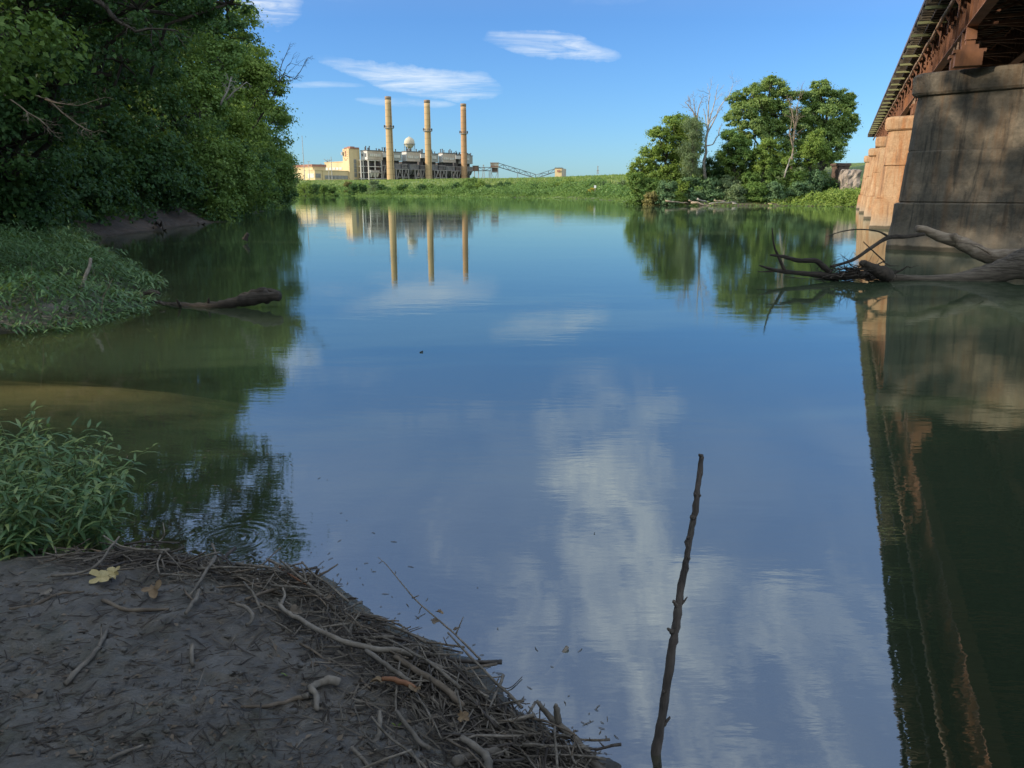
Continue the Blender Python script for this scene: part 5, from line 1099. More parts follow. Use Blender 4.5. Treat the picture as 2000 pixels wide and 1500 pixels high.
for (u, v, h, lx) in ((10, 1050, .62, 0), (50, 1062, .66, .05), (95, 1068, .60, .1), (140, 1065, .56, .18), (175, 1050, .58, .25), (30, 1020, .72, 0), (80, 1020, .74, .05), (130, 1015, .70, .15), (170, 1005, .62, .35), (5, 985, .78, -.05), (55, 975, .80, .05), (105, 970, .80, .1), (150, 965, .76, .3), (190, 970, .66, .5), (20, 940, .70, 0), (75, 930, .72, .05), (130, 935, .70, .3), (-30, 1010, .75, 0), (-40, 960, .75, 0), (60, 1085, .30, .0), (15, 1092, .25, 0), (165, 1075, .38, .25)):
    p = G0(u, v); k += 1
    lb = {14: 'long stemmed leafy plant leaning right out over the shallows', 20: 'low leafy seedling at the foot of the near clump on the mud'}.get(k, 'narrow leaved water plant in the dense clump at the left edge')
    weed(p.x, p.y, h, (lx, -.05), 20, .16, lb, 800 + k, 'narrow leaved plants of the near clump', stems=4)
for i, (u, v, h, lb) in enumerate(((283, 612, .62, 'slender seedling standing in the water before the left log'), (225, 600, .5, 'small sprig leaning over the water at the edge of the weed bed'))):
    p = G0(u, v); weed(p.x, p.y, h, (.12, 0), 6, .17, lb, 850 + i, 'lone sprigs in the water', stems=1)
for i, (u, v) in enumerate(((300, 945), (335, 930), (372, 918), (385, 925))):
    p = G0(u, v); weed(p.x, p.y, .17, (.5, 0), 6, .09, 'small sprig lying just above the shallow water right of the near clump', 860 + i, 'low sprigs over the shallows', stems=1)
# weed bed on the left flats
x, y, z, d = scatter(118000, (-22, -6), (10.5, 36), lambda x, y, z, d: (d > .05 - .5 * vnoise(x * 1.1, y * 1.1, 19)) & (d < 11) & (vnoise(x * .9, y * .9, 23) > .10), 66)
rg = np.random.default_rng(67); n = len(x); hh = (.16 + 1.15 * vnoise(x * .75, y * .75, 6) ** 1.5 + .35 * vnoise(x * 2.6, y * 2.6, 8) ** 2) * np.clip((d + .5) / 1.5, .25, 1); out = []
for i in range(n):
    az = rg.random() * 6.283; el = rg.uniform(-.1, .9); dr = np.array([math.cos(az), math.sin(az), el]); dr /= np.linalg.norm(dr); s = .17 + .09 * rg.random()
    lance(rg, (x[i], y[i], max(0, z[i]) + hh[i] * rg.random() ** .6), dr, np.array([0, 0, 1.0]), s, s * .17, rg.uniform(.3, 1.4), out)
V, Q, va = leaf_mesh(out, rg); va = np.clip(np.repeat(vnoise(x * .6, y * .6, 12) * .55 + vnoise(x * 2.2, y * 2.2, 13) * .3, 8) + va * .35 - .1, 0, 1)
bed = props(np_part('weed_bed', V, Q, va, 'leaf_willow'), 'dense bed of narrow leaved water weeds on the left flats', 'weeds', kind='stuff')
g = Geo(); rg = np.random.default_rng(68); ii = rg.integers(0, len(x), 150)
for i in ii:
    q = Vector((x[i], y[i], max(0, z[i]))); L = rg.uniform(.35, 1.0); dv = Vector((rg.normal() * .35, rg.normal() * .35, 1)) * L; g.tube([q, q + dv * .55 + Vector((.02, 0, 0)), q + dv + Vector((rg.normal() * .1, 0, -.05))], [.006, .005, .002], 4)
props(part('dead_stems', g, 'stick_brown', at=(-10, 20, 0)), 'thin dead brown stems standing among the water weeds on the left flats', 'dead stems', kind='stuff')
# low creepers over the left bank slope
x, y, z, d = scatter(120000, (-48, -17), (24, 140), lambda x, y, z, d: (d > .7 + 1.7 * vnoise(x * .2, y * .2, 3) - 2.0 * (y > 54)) & (d < 16) & (x < -0.24 * y), 91)
n = len(x); pos = np.stack([x, y, z + .9 * rgf.random(n) ** 2 + .1], 1); nr = unit(rgf.normal(size=(n, 3)) * .6 + np.array([.4, -.2, .7])); V, Q = leaf_quads(pos, nr, .16 + .16 * rgf.random(n), .7, rgf)
props(np_part('bank_creeper', V, Q, np.repeat(rgf.random(n), 4), 'leaf_dark'), 'dark creepers and undergrowth on the left bank slope', 'undergrowth', kind='stuff')

# ------------------------------------------------------------------ fallen tree in front of the first pier
def rope(pts, rads, n=10, jit=.06, seed=0, sub=5, wob=.012):
    rg = np.random.default_rng(seed); P_ = [Vector(p) for p in pts]; dn, rr_ = [], []
    for i in range(len(P_) - 1):
        p0, p1, p2, p3 = P_[max(i - 1, 0)], P_[i], P_[i + 1], P_[min(i + 2, len(P_) - 1)]
        for k in range(sub):
            t = k / sub; q = 0.5 * ((2 * p1) + (p2 - p0) * t + (2 * p0 - 5 * p1 + 4 * p2 - p3) * t * t + (3 * p1 - p0 - 3 * p2 + p3) * t ** 3)
            dn.append(q + Vector(rg.normal(size=3)) * wob * rads[i]); rr_.append((rads[i] + (rads[i + 1] - rads[i]) * t) * (1 + rg.uniform(-jit, jit)))
    dn.append(P_[-1]); rr_.append(rads[-1]); g = Geo(); g.tube(dn, rr_, n, jit * .6, rg); return g
YL = 18.6
th = thing('fallen_tree', P(1860, 548, YL), 'large fallen tree lying in the river before the nearest pier', 'fallen tree')
part('trunk', rope([P(2150, 470, YL - .6), P(2060, 492, YL - .4), P(1990, 518, YL - .2), P(1930, 535, YL), P(1870, 544, YL), P(1800, 545, YL + .1), P(1740, 541, YL + .1), P(1700, 535, YL + .2)], [.46, .42, .34, .23, .13, .085, .09, .10], 14, .07, 1), 'log_bark', th, True)
lm = part('branch', rope([P(2040, 500, YL + .2), P(1980, 503, YL + .5), P(1930, 500, YL + .8), P(1895, 484, YL + 1), P(1870, 472, YL + 1.1), P(1835, 462, YL + 1.2), P(1806, 449, YL + 1.3), P(1790, 446, YL + 1.3)], [.26, .20, .19, .17, .16, .13, .10, .08], 12, .06, 2), 'driftwood', th, True, label='bare peeled tan limb rising from the trunk')
part('stub', rope([P(1868, 474, YL + 1.05), P(1864, 462, YL + 1.0), P(1862, 457, YL + 1.0)], [.10, .09, .06], 8, .1, 3), 'driftwood', lm, True)
part('split_bark', rope([P(1935, 496, YL + .55), P(1915, 484, YL + .6), P(1900, 478, YL + .6)], [.035, .03, .008], 5, .2, 33), 'driftwood', lm, True)
part('branch', rope([P(1805, 457, YL + 1.2), P(1770, 462, YL + 1.1), P(1735, 464, YL + 1), P(1700, 485, YL + .8), P(1665, 508, YL + .5), P(1622, 521, YL + .2)], [.05, .05, .055, .045, .04, .03], 8, .08, 4), 'log_dark', th, True, label='dark limb arching down to the water')
part('branch', rope([P(1738, 464, YL + 1), P(1715, 452, YL + 1), P(1680, 448, YL + 1), P(1645, 452, YL + 1), P(1612, 463, YL + 1)], [.035, .022, .018, .014, .006], 6, .08, 5), 'log_dark', th, True, label='thin curved dark branch above the water')
part('branch', rope([P(1728, 511, YL), P(1706, 491, YL), P(1686, 472, YL)], [.018, .016, .01], 5, .08, 6), 'log_dark', th, True)
part('branch', rope([P(1700, 535, YL), P(1640, 540, YL), P(1612, 538, YL), P(1560, 533, YL), P(1520, 529, YL), P(1482, 518, YL)], [.10, .09, .08, .055, .05, .012], 8, .12, 7), 'log_grey', th, True)
part('branch', rope([P(1622, 533, YL), P(1605, 518, YL), P(1592, 509, YL), P(1560, 509, YL), P(1530, 501, YL), P(1504, 498, YL)], [.07, .07, .065, .055, .04, .02], 8, .1, 8), 'log_grey', th, True)
part('branch', rope([P(1532, 528, YL), P(1520, 500, YL), P(1512, 480, YL), P(1508, 445, YL)], [.045, .03, .025, .012], 6, .1, 9), 'log_dark', th, True)
part('branch', rope([P(1530, 527, YL), P(1505, 530, YL), P(1480, 531, YL)], [.03, .025, .01], 6, .1, 10), 'log_dark', th, True)
part('root_stump', rope([P(1740, 540, YL - .2), P(1715, 530, YL - .2), P(1695, 519, YL - .2), P(1681, 512, YL - .2)], [.17, .16, .10, .06], 9, .18, 11), 'log_dark', th, True)
rg = np.random.default_rng(17); g = Geo()
for k in range(75):
    u, v = rg.uniform(1615, 1760), rg.uniform(522, 548); a_ = P(u, v, YL - rg.uniform(-.3, .4)); b_ = a_ + Vector((rg.normal() * .45, rg.normal() * .3, rg.normal() * .13)); b_.z = max(b_.z, .02)
    limb(g, a_, b_, rg.uniform(.006, .028), .005, rg, 4, 4, .08)
for k in range(26):
    u, v = rg.uniform(1590, 1730), rg.uniform(480, 540); a_ = P(u, v, YL); a_.z = max(.02, a_.z * .4); b_ = a_ + Vector((rg.normal() * .35, rg.normal() * .3, rg.uniform(.1, .5))); limb(g, a_, b_, .008, .003, rg, 3, 4, .12)
part('debris', g, 'log_dark', th, True)

# half sunk log on the left
YQ = 14.2
th = thing('sunken_log', G0(430, 603), 'weathered half sunken log with a thick broken end by the left weed bed', 'log')
part('trunk', rope([P(225, 583, YQ + 1.0), P(290, 590, YQ + .8), P(340, 596, YQ + .4), P(400, 598, YQ + .1), P(440, 594, YQ), P(480, 586, YQ), P(520, 580, YQ - .05), P(547, 578, YQ - .1)], [.045, .05, .055, .065, .085, .105, .115, .07], 12, .22, 41), 'log_grey', th, True)
part('root_flare', rope([P(445, 592, YQ + .1), P(480, 578, YQ + .1), P(515, 570, YQ + .1), P(545, 573, YQ)], [.03, .07, .08, .05], 9, .2, 42), 'log_grey', th, True)
for i, q in enumerate((((352, 598), (345, 585)), ((405, 596), (408, 583)), ((458, 596), (457, 585)), ((312, 590), (322, 596)), ((360, 600), (405, 612)))):
    part('stub', rope([P(q[0][0], q[0][1], YQ + .1), P((q[0][0] + q[1][0]) / 2, (q[0][1] + q[1][1]) / 2, YQ), P(q[1][0], q[1][1], YQ - .05)], [.028, .024, .015], 6, .1, 43 + i), 'log_grey', th, True)
g = rope([P(282, 575, 15.6), P(296, 571, 15.6), P(312, 574, 15.6)], [.05, .07, .03], 7, .2, 48); props(part('floating_wood', g, 'log_dark', at=P(296, 575, 15.6), smooth=True), 'small dark chunk of wood behind the left log', 'driftwood')
g = rope([G0(152, 590, .1), P(165, 545, 14.4), P(175, 520, 14.5), P(177, 505, 14.6)], [.034, .034, .032, .03], 8, .08, 49); props(part('curved_branch', g, 'stick_pale', at=P(160, 580, 14.3), smooth=True), 'pale curved branch standing up out of the left weed bed', 'branch')
g = rope([P(478, 468, 33), P(484, 455, 33)], [.12, .05], 7, .25, 50); props(part('snag_stump', g, 'log_grey', at=P(480, 470, 33), smooth=True), 'small stump poking out of the dark water left of centre', 'stump')

# ------------------------------------------------------------------ upright stick close to the viewer
YS = 2.62
pts = [(1262, 1560), (1275, 1497), (1289, 1420), (1300, 1350), (1312, 1270), (1318, 1235), (1325, 1185), (1334, 1130), (1341, 1090), (1347, 1050), (1356, 1010), (1361, 965), (1366, 925), (1371, 891)]
rad = [.0245, .0235, .022, .021, .021, .022, .0185, .0175, .0165, .0165, .0155, .0145, .0135, .0125]
W_ = [P(u, v, YS - .12 + .02 * i) for i, (u, v) in enumerate(pts)]
base = Vector((W_[0].x - .02, W_[0].y, -.35))
th = thing('upright_stick', base, 'dark knotty stick standing upright in the water close to the viewer', 'stick')
part('stem', rope([base] + W_, [.022] + [r * .76 for r in rad], 10, .14, 61, 4, .10), 'upright_bark', th, True)
for i, (k, dx, dz, r, L) in enumerate(((6, -.022, .03, .009, 1), (6, .03, .045, .004, 1), (10, -.016, .004, .012, 1), (11, -.012, .002, .010, 1), (13, -.014, .01, .006, 1), (9, -.012, .003, .009, 1), (8, .013, .003, .008, 1), (11, .014, -.006, .008, 1), (2, .035, .05, .007, 1), (3, -.014, .006, .01, 1), (12, .012, .0, .008, 1), (5, -.03, .02, .010, 1))):
    q = W_[k]; part('knot', rope([q, q + Vector((dx * .5, -.004, dz * .4)), q + Vector((dx, -.006, dz))], [r * 1.3, r * 1.1, r * .5], 6, .2, 70 + i), 'upright_bark', th, True)

# ------------------------------------------------------------------ brushwood on the near bank
def gpt(u, v, lift=0.0):
    p = G0(u, v, .05); 
    for _ in range(3): p = G0(u, v, max(.0, gz_at(p.x, p.y)) + lift)
    return p
def gstick(pts, rads, m_, label, lift=.02, seed=0, n=8, group=None, jit=.09, name='stick', twigs=()):
    P_ = [gpt(u, v, (lift[i] if hasattr(lift, '__len__') else lift)) for i, (u, v) in enumerate(pts)]; g = rope(P_, rads, n, jit, seed, 4, .15)
    if twigs:
        th = thing(name, P_[0], label, 'stick', group); part('stem', g, m_, th, True)
        for i, tw in enumerate(twigs): T_ = [gpt(u, v, l_) for (u, v, l_) in tw]; part('twig', rope(T_, list(np.linspace(rads[-1] * .9, rads[-1] * .4, len(T_))), 5, .1, seed + 50 + i, 3, .1), m_, th, True)
        return th
    return props(part(name, g, m_, at=P_[0], smooth=True), label, 'stick', group)
gstick([(545, 1180), (560, 1195), (590, 1212), (640, 1240), (690, 1258), (740, 1268), (785, 1272), (808, 1280)], [.009, .010, .011, .011, .011, .0125, .014, .012], 'stick_pale', 'long pale grey stick lying along the brush pile', .06, 1)
gstick([(548, 1180), (556, 1165), (553, 1148)], [.009, .007, .005], 'stick_pale', 'short pale forked stick at the left end of the long pale stick', .06, 2)
gstick([(618, 1383), (618, 1360), (608, 1345), (622, 1335), (645, 1328), (660, 1332)], [.010, .012, .013, .013, .018, .019], 'stick_pale', 'pale knobbed root hooked like a cane on the mud', .02, 3, 10)
gstick([(742, 1388), (742, 1418), (738, 1440), (727, 1455)], [.008, .010, .010, .012], 'stick_grey', 'short bent grey stick standing on the mud below the pile', [.05, .03, .01, .0], 4)
gstick([(128, 1335), (150, 1310), (180, 1280), (200, 1250), (208, 1230)], [.012, .011, .010, .009, .007], 'stick_grey', 'single grey stick with a pale cut end lying on bare mud', .012, 5, twigs=[[(200, 1250, .01), (197, 1225, .03), (200, 1218, .05)]])
gstick([(1048, 1368), (1065, 1390), (1090, 1415), (1120, 1440), (1150, 1475), (1175, 1510)], [.006, .010, .013, .014, .016, .018], 'stick_grey', 'thick bleached branch rising at the bottom end of the pile', [.16, .12, .10, .08, .04, .02], 6, twigs=[[(1090, 1415, .10), (1088, 1385, .16), (1085, 1377, .18)]])
gstick([(738, 1088), (757, 1105), (785, 1140), (815, 1175), (850, 1205), (890, 1240), (925, 1275), (943, 1292)], [.0015, .002, .003, .0035, .004, .0045, .005, .005], 'stick_pale', 'long thin twig reaching out over the water with two dead leaves', [.26, .24, .20, .16, .12, .08, .03, -.02], 7, twigs=[[(805, 1168, .17), (818, 1163, .19)], [(890, 1240, .08), (905, 1205, .16)]])
gstick([(738, 1202), (765, 1222), (800, 1238), (850, 1262), (905, 1275)], [.003, .0045, .005, .005, .004], 'stick_dark', 'dark thin twig crossing the water edge above the pile', .02, 8)
gstick([(700, 1235), (760, 1243), (820, 1260), (870, 1285), (925, 1335)], [.005, .007, .007, .006, .004], 'stick_dark', 'dark wet stick arching from the pile into the water', .04, 9)
gstick([(770, 1290), (830, 1292), (900, 1288), (945, 1300)], [.005, .006, .006, .007], 'stick_dark', 'dark wet stick pointing right over the water', .035, 10)
gstick([(840, 1295), (885, 1320), (930, 1350), (985, 1392)], [.003, .0035, .0035, .003], 'stick_pale', 'thin pale twig bowing down beside the water', .05, 11)
gstick([(940, 1398), (990, 1395), (1010, 1408), (1035, 1430)], [.006, .007, .006, .005], 'stick_dark', 'dark crooked stick at the water edge near the bottom of the pile', .03, 12)
gstick([(770, 1282), (820, 1315), (870, 1345), (905, 1380)], [.012, .013, .014, .012], 'stick_brown', 'thick brown stick inside the pile running down right', .05, 13)
gstick([(745, 1325), (780, 1330), (812, 1345)], [.008, .012, .009], 'stick_red', 'short orange brown stick in the middle of the pile', .06, 14)
gstick([(715, 1270), (755, 1300), (800, 1330)], [.009, .010, .009], 'stick_grey', 'grey stick running down the middle of the pile', .06, 15)
gstick([(660, 1102), (640, 1115), (620, 1125), (590, 1135), (540, 1150), (480, 1170)], [.003, .006, .008, .008, .009, .007], 'stick_brown', 'brown stick poking past the top of the brush pile', [.12, .10, .08, .05, .04, .03], 16)
gstick([(543, 1106), (570, 1125), (600, 1142)], [.006, .005, .004], 'stick_red', 'reddish twig at the top of the brush pile', .07, 17)
gstick([(600, 1150), (612, 1130), (622, 1112)], [.010, .009, .008], 'stick_dark', 'dark stub standing at the top of the brush pile', [.03, .08, .13], 18)
gstick([(380, 1175), (365, 1160), (360, 1150)], [.006, .006, .005], 'stick_brown', 'small stub near the dead yellow leaf', .03, 19)
gstick([(100, 1125), (160, 1118), (195, 1098), (215, 1070), (233, 1048)], [.008, .008, .008, .007, .005], 'stick_grey', 'bent grey branch lifting over the shallow water', [.02, .04, .08, .12, .16], 20)
gstick([(30, 1078), (100, 1072), (160, 1070), (240, 1085), (300, 1080)], [.006, .006, .005, .005, .003], 'stick_brown', 'thin branch lying along the edge of the shallow water', .03, 21)
gstick([(140, 1072), (160, 1062), (175, 1052)], [.004, .004, .003], 'stick_pale', 'short pale twig beside the thin branch in the shallows', [.03, .06, .10], 22)
gstick([(293, 1090), (305, 1065), (318, 1050), (321, 1038), (318, 1020)], [.004, .004, .004, .003, .002], 'stick_pale', 'forked white twig standing at the water edge', [.02, .08, .12, .16, .2], 23)
gstick([(210, 1110), (250, 1097), (290, 1093), (340, 1100), (400, 1112), (425, 1120)], [.007, .007, .008, .009, .008, .006], 'stick_dark', 'dark stick along the water at the top of the mud bank', .04, 24)
gstick([(200, 1172), (235, 1188), (270, 1192), (330, 1190)], [.009, .010, .010, .007], 'stick_brown', 'brown forked stick lying level on the mud', .015, 25)
gstick([(20, 1190), (70, 1180), (110, 1162), (165, 1155)], [.009, .009, .007, .005], 'stick_brown', 'reddish brown stick at the left edge of the mud', .015, 26)
gstick([(460, 1180), (478, 1185), (492, 1198), (490, 1215), (480, 1220)], [.009, .009, .009, .008, .007], 'stick_grey', 'curled grey stick in the left part of the pile', .05, 27)
gstick([(363, 1198), (375, 1180), (385, 1165), (388, 1152)], [.008, .010, .011, .009], 'stick_grey', 'stout grey stick leaning up left in the pile', .04, 28)
gstick([(470, 1380), (530, 1378), (575, 1365), (600, 1360)], [.006, .008, .009, .008], 'stick_brown', 'brown stick running across the mud to the knobbed root', .012, 29)
gstick([(590, 1362), (603, 1358)], [.011, .012], 'stick_grey', 'stubby pale wood chip left of the knobbed root', .02, 30)
gstick([(210, 1485), (240, 1470), (280, 1455)], [.007, .006, .004], 'stick_grey', 'small grey stick at the bottom left of the mud', .01, 31)
gstick([(885, 1490), (930, 1475), (975, 1470), (1005, 1465)], [.016, .021, .020, .012], 'stick_grey', 'broken pale slab of wood at the bottom of the pile', .02, 32, 8, jit=.22)
gstick([(900, 1440), (930, 1460), (950, 1480), (955, 1510)], [.012, .014, .015, .015], 'stick_grey', 'bent grey stick crossing the broken pale slab', .06, 33)
gstick([(840, 1462), (820, 1450), (805, 1430), (775, 1390)], [.007, .009, .009, .008], 'stick_grey', 'long grey stick slanting at the lower edge of the pile', .03, 34)
gstick([(375, 1260), (375, 1280), (377, 1300)], [.009, .010, .008], 'stick_grey', 'short pale stub pointing down on the mud left of the pile', .02, 35)
gstick([(1055, 1370), (1054, 1410), (1056, 1450)], [.0025, .003, .003], 'stick_dark', 'thin dark twig standing upright at the bottom of the pile', [.14, .08, .02], 36)
gstick([(965, 1115 + 215), (992, 1345), (1020, 1322)], [.002, .0025, .002], 'stick_dark', 'tiny dark twig floating right of the pile', .006, 37)
# submerged branches
for i, pts in enumerate((((1108, 1278), (1075, 1310), (1030, 1350), (1000, 1372)), ((945, 1300), (1000, 1330), (1060, 1352), (1150, 1385)), ((1010, 1370), (1040, 1400), (1060, 1430)))):
    P_ = [G0(u, v, -.03 - .02 * j) for j, (u, v) in enumerate(pts)]
    if i == 0: P_[0].z = .01
    props(part('sunken_branch', rope(P_, [.010] * len(P_), 6, .1, 95 + i, 4), 'stick_pale', at=P_[0], smooth=True), ('branch under water with its tip breaking the surface' if i == 0 else 'pale branch lying just under the water by the brush pile'), 'branch', 'sunken branches beside the brush pile')
for i, (u, v, m_) in enumerate(((870, 1215, 'dead_leaf_brown'), (893, 1228, 'dead_leaf_brown'), (852, 1212, 'stick_dark'))):
    pass
# dead leaves
def dead_leaf(u, v, s, rz, m_, label, seed, tilt=.15, lobes=5, lift=.02, group=None):
    rg = np.random.default_rng(seed); n = 40; V = [(0, 0, 0)]; top = []
    for k in range(n):
        a = 2 * math.pi * k / n; r = s * (.55 + .45 * abs(math.cos(a * lobes / 2)) ** .8) * (1 if abs(a - math.pi) > .3 else .6) * (1 + rg.uniform(-.06, .06)); V.append((r * math.cos(a), r * math.sin(a) * .8, .22 * s * math.sin(a * 2 + seed) + .35 * abs(math.sin(a)) * s * .5))
    F_ = [(0, k + 1, (k + 1) % n + 1) for k in range(n)]; m = len(V); V2 = V + [(p[0], p[1], p[2] + .0012) for p in V]; F_ = [f[::-1] for f in F_] + [tuple(i + m for i in f) for f in F_] + [(k + 1, (k + 1) % n + 1, (k + 1) % n + 1 + m, k + 1 + m) for k in range(n)]
    me = bpy.data.meshes.new('dead_leaf'); me.from_pydata(V2, [], F_); o = link('dead_leaf', me, m_, None, gpt(u, v, lift)); o.rotation_euler = (tilt, tilt * .7, rz); return props(o, label, 'leaf', group)
dead_leaf(198, 1128, .065, .5, 'dead_leaf', 'large curled yellow leaf lying on the mud, left of two halves', 3, .3, 5, .03); dead_leaf(222, 1118, .05, 2.4, 'dead_leaf', 'folded brown tipped part of the large yellow leaf', 6, -.4, 4, .035)
dead_leaf(88, 1155, .045, 1.2, 'stick_grey', 'grey square piece of bark on the mud at left', 9, .1, 4, .01)
for i, (u, v, s, z_) in enumerate(((848, 1213, .022, .13), (858, 1196, .026, .15), (893, 1228, .02, .09), (300, 1150, .06, .03), (575, 1195, .04, .04), (810, 1345, .035, .07), (640, 1168, .03, .08), (905, 1400, .03, .05), (55, 1360, .05, .004), (735, 1330, .03, .06), (1003, 1385, .02, .02))):
    dead_leaf(u, v, s, i * 1.7, 'dead_leaf_brown' if i % 2 else 'stick_brown', 'brown dead leaf caught among the sticks' if i not in (8, 3) else ('wide flat grey brown leaf pressed in the mud at far left' if i == 8 else 'broad dark leaf lying on the mud left of the pile'), 20 + i, .3, 4, z_, 'dead leaves in the brush pile' if i not in (8, 3) else None)
# pile: curve along the shore, individual sticks then a mass of fine ones
SHP = [G0(u, v) for u, v in ((110, 1118), (210, 1112), (300, 1108), (400, 1122), (500, 1140), (590, 1155), (650, 1190), (720, 1245), (800, 1290), (880, 1335), (940, 1390), (1010, 1440), (1090, 1485), (1160, 1520))]
def pile_pt(rg, lo=-.10, hi=.42, dens=None):
    t = rg.random() ** .72 * (len(SHP) - 1.001); i = int(t); f = t - i; a, b = SHP[i], SHP[i + 1]; p = a.lerp(b, f); d = (b - a).normalized(); n_ = Vector((-d.y, d.x, 0))
    if n_.x > 0: n_ = -n_
    if n_.y > 0 and i > 3: pass
    # inland is down-left of the curve
    inl = Vector((d.y, -d.x, 0)); inl = inl if inl.y < 0 else -inl
    wd = .75 + .65 * min(1, max(0, (t - 3) / 5)); off = abs(rg.normal()) * .20 * wd - .04; return p + inl * off, d, off, t
protos = []
rgp = np.random.default_rng(3)
for k in range(16):
    n_ = 7; pts = [Vector((0, 0, 0))]
    d = Vector((1, 0, 0))
    for j in range(n_ - 1): d = (d + Vector((0, rgp.normal() * .16, rgp.normal() * .07))).normalized(); pts.append(pts[-1] + d / (n_ - 1))
    g = Geo(); r0 = rgp.uniform(.018, .034); dn = []; rr_ = []
    for j, p in enumerate(pts): dn.append(p); rr_.append(r0 * (1 - .45 * j / (n_ - 1)) * (1 + rgp.uniform(-.12, .12)))
    g.tube(dn, rr_, 6, .08, rgp)
    if k % 3 == 0: q = pts[3]; g.tube([q, q + Vector((.10, .09, .02)), q + Vector((.2, .12, .05))], [r0 * .6, r0 * .45, r0 * .2], 5)
    if k % 4 == 1: q = pts[2]; g.tube([q, q + Vector((.05, -.06, .01)), q + Vector((.09, -.12, .03))], [r0 * .6, r0 * .5, r0 * .3], 5)
    me = bpy.data.meshes.new('stick'); me.from_pydata([tuple(v) for v in g.v], [], g.f); me.polygons.foreach_set('use_smooth', [True] * len(me.polygons))
    me.materials.append(M[('stick_grey', 'stick_brown', 'stick_grey', 'stick_dark', 'stick_pale', 'stick_brown')[k % 6]]); protos.append((me, pts, r0))
SG = 'loose sticks of the brush pile'
rg = np.random.default_rng(31)
for k in range(262):
    p, d, off, t = pile_pt(rg); L = float(np.clip(rg.lognormal(-1.72, .48), .07, .5)); an = math.atan2(d.y, d.x) + rg.normal() * .62 + (math.pi if rg.random() < .5 else 0)
    me, _, r0 = protos[int(rg.integers(16))]; o = bpy.data.objects.new('stick', me); COL.objects.link(o)
    th_ = min(1.6, max(.55, .0065 / (r0 * L)) ** .55 if L else 1); tilt = rg.normal() * .13
    z = max(0.0, gz_at(p.x, p.y)) + .006 + max(0, rg.random() * .075 * math.exp(-(off / .28) ** 2))
    o.location = (p.x - math.cos(an) * L / 2, p.y - math.sin(an) * L / 2, z + max(0, math.sin(tilt) * L * .4)); o.rotation_euler = (rg.uniform(0, 6.28), tilt, an); o.scale = (L, L * th_, L * th_)
    props(o, 'one of the many small weathered sticks heaped in the brush pile', 'stick', SG)
g = Geo(); gg = Geo()
def bulk(g, n, seed, spread, rlo, rhi, Llo, Lhi, where, pile=True):
    rg = np.random.default_rng(seed); PP = []
    for k in range(n): PP.append(where(rg))
    xy = np.array([(p[0].x, p[0].y) for p in PP]); zz_, _ = gz_many(xy[:, 0], xy[:, 1])
    for (p, d, off, t), z in zip(PP, zz_):
        L = rg.uniform(Llo, Lhi); an = math.atan2(d.y, d.x) + rg.normal() * spread; r = rg.uniform(rlo, rhi); dz = rg.normal() * .10 * L
        zb = max(0, z) + r * .6 + (rg.random() * .055 * math.exp(-(off / .28) ** 2) if pile else 0); dv = Vector((math.cos(an), math.sin(an), 0)) * L / 2; bow = Vector((rg.normal(), rg.normal(), abs(rg.normal()) * .4)) * L * .05; c = Vector((p.x, p.y, zb))
        g.tube([c - dv + Vector((0, 0, dz)), c + bow, c + dv - Vector((0, 0, dz))], [r, r * .9, r * .55], 4)
bulk(g, 1500, 41, .7, .0012, .0042, .04, .20, pile_pt); bulk(gg, 1000, 42, .8, .0012, .005, .03, .16, pile_pt)
props(part('twig_litter', g, 'stick_grey', at=(-.5, 3.2, .1)), 'fine grey twig litter filling the brush pile', 'twigs', kind='stuff')
props(part('twig_litter', gg, 'stick_dark', at=(-.5, 3.2, .1)), 'fine dark wet twig litter filling the brush pile', 'twigs', kind='stuff')
def mud_pt(rg):
    while True:
        u, v = rg.uniform(-60, 1000), rg.uniform(1110, 1560); p = G0(u, v, .15)
        if shore_d(np.array([p.x]), np.array([p.y]))[0] > .08: return p, Vector((1, .25, 0)), 1.0, 0
g = Geo(); bulk(g, 1200, 43, .8, .001, .0035, .02, .16, mud_pt, False)
props(part('mud_litter', g, 'stick_dark', at=(-1, 2.8, .1)), 'scattered bits of twig pressed into the trodden mud', 'twigs', kind='stuff')
g = Geo(); rg = np.random.default_rng(47); PP = [mud_pt(rg)[0] for _ in range(420)]; xy = np.array([(p.x, p.y) for p in PP]); zz_, _ = gz_many(xy[:, 0], xy[:, 1])
for p, z in zip(PP, zz_):
    q = rg.uniform(.003, .010) * (1 + (rg.random() < .08)); c = Vector((p.x, p.y, z + q * .2)); a = rg.random() * 3.14; L = q * rg.uniform(.8, 2.2)
    v8 = [c + Vector((math.cos(a) * sx * L - math.sin(a) * sy * q, math.sin(a) * sx * L + math.cos(a) * sy * q, sz * q * .5)) + Vector(rg.normal(size=3)) * q * .3 for sz in (-1, 1) for sx, sy in ((-1, -1), (1, -1), (1, 1), (-1, 1))]; g.hexa(v8)
props(part('mud_clods', g, 'ground', at=(-1, 2.8, .1), smooth=True), 'crumbs and clods of dried mud on the near bank', 'mud clods', kind='stuff')
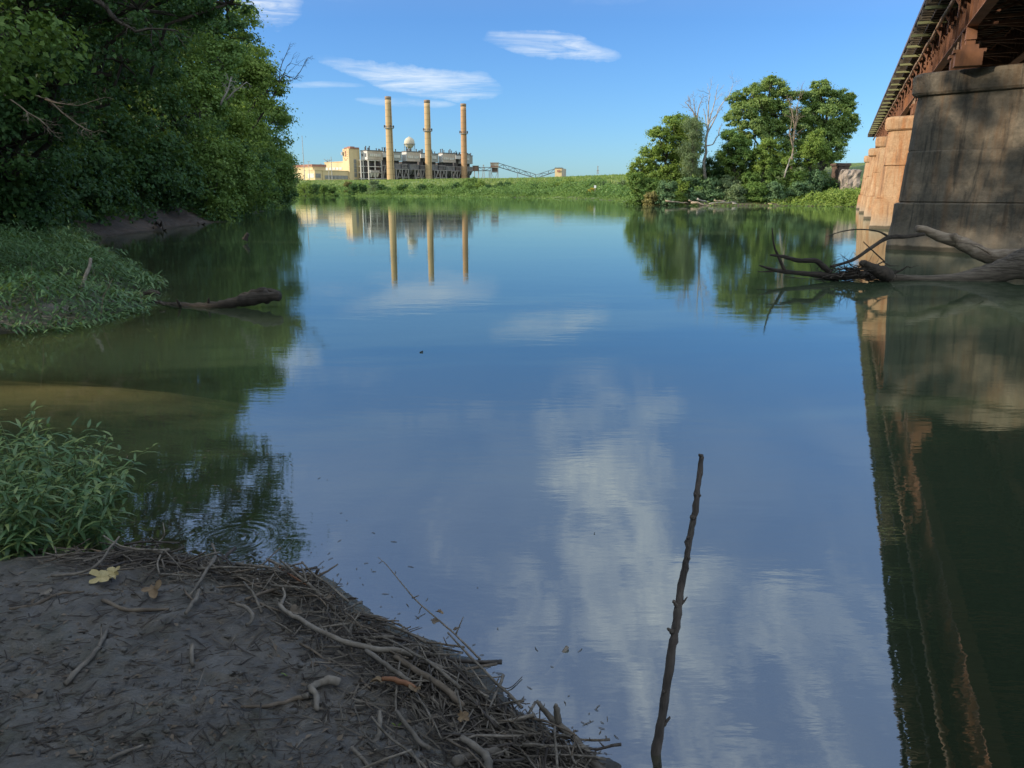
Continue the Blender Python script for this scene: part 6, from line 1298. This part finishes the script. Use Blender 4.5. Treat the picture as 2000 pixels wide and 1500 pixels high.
# crumbs of mud and leaf scraps
rg = np.random.default_rng(44); n = 800; PP = [mud_pt(rg)[0] for _ in range(n)]; xy = np.array([(p.x, p.y) for p in PP]); zz_, _ = gz_many(xy[:, 0], xy[:, 1])
pos = np.stack([xy[:, 0], xy[:, 1], zz_ + .004], 1); nr = unit(rg.normal(size=(n, 3)) * .3 + np.array([0, 0, 1.0])); V, Q = leaf_quads(pos, nr, .012 + .03 * rg.random(n) ** 2, .5, rg)
props(np_part('leaf_litter', V, Q, None, 'stick_brown'), 'flat scraps of dead leaf on the mud', 'leaf litter', kind='stuff')
g = Geo(); rg = np.random.default_rng(45)
for (u, v) in ((560, 1320), (775, 1420)):
    q = gpt(u, v, 0)
    o_ = []; 
    for k in range(7): an = rg.random() * 6.28; d = np.array([math.cos(an) * .5, math.sin(an) * .5, .9]); d /= np.linalg.norm(d); lance(rg, (q.x, q.y, q.z), d, np.array([0, 0, 1.0]), .028, .007, .8, o_)
    V, Q, va = leaf_mesh(o_, rg); props(np_part('sprout', V, Q, va, 'leaf_light', at=q), 'tiny bright green sprout on the bare mud' if u < 600 else 'tiny green sprout at the edge of the brush pile', 'plant')
rg = np.random.default_rng(48); g = Geo()      # bits afloat along the brush pile and in the shallows
for _ in range(170):
    u, v = (rg.uniform(230, 640), rg.uniform(880, 1120)) if rg.random() < .5 else (rg.uniform(640, 1250), 0)
    if v == 0: v = 1130 + (u - 640) * .66 - abs(rg.normal()) * 70
    p = G0(u, v, .002)
    if shore_d(np.array([p.x]), np.array([p.y]))[0] > -.02: continue
    a = rg.random() * 6.28; L = rg.uniform(.004, .02) * (1 + 1.5 * (rg.random() < .12)); dv = Vector((math.cos(a), math.sin(a), 0)) * L; g.tube([p - dv, p + Vector((rg.normal() * L * .2, 0, .001)), p + dv], [.0012, .0018, .001], 4)
props(part('floating_litter', g, 'stick_brown', at=(-.5, 4, 0)), 'tiny bits of twig and chaff afloat along the brush pile', 'flotsam', kind='stuff')
# flotsam specks on the open water
for i, (u, v) in enumerate(((820, 688), (1160, 1042), (672, 1162), (700, 1190), (885, 1330))):
    p = G0(u, v, .004); r = .006 if v > 900 else .03; g = rope([p, p + Vector((r * 1.2, r, r * .3)), p + Vector((r * .6, r * 2.2, 0))], [r * .25, r * .3, r * .12], 5, .2, 400 + i, 3); props(part('flotsam', g, 'log_dark', at=p), ('tiny dark curved twig floating in the open middle of the river' if i == 0 else 'tiny dark scrap floating near the brush pile'), 'flotsam', None if i == 0 else 'floating scraps near the pile')
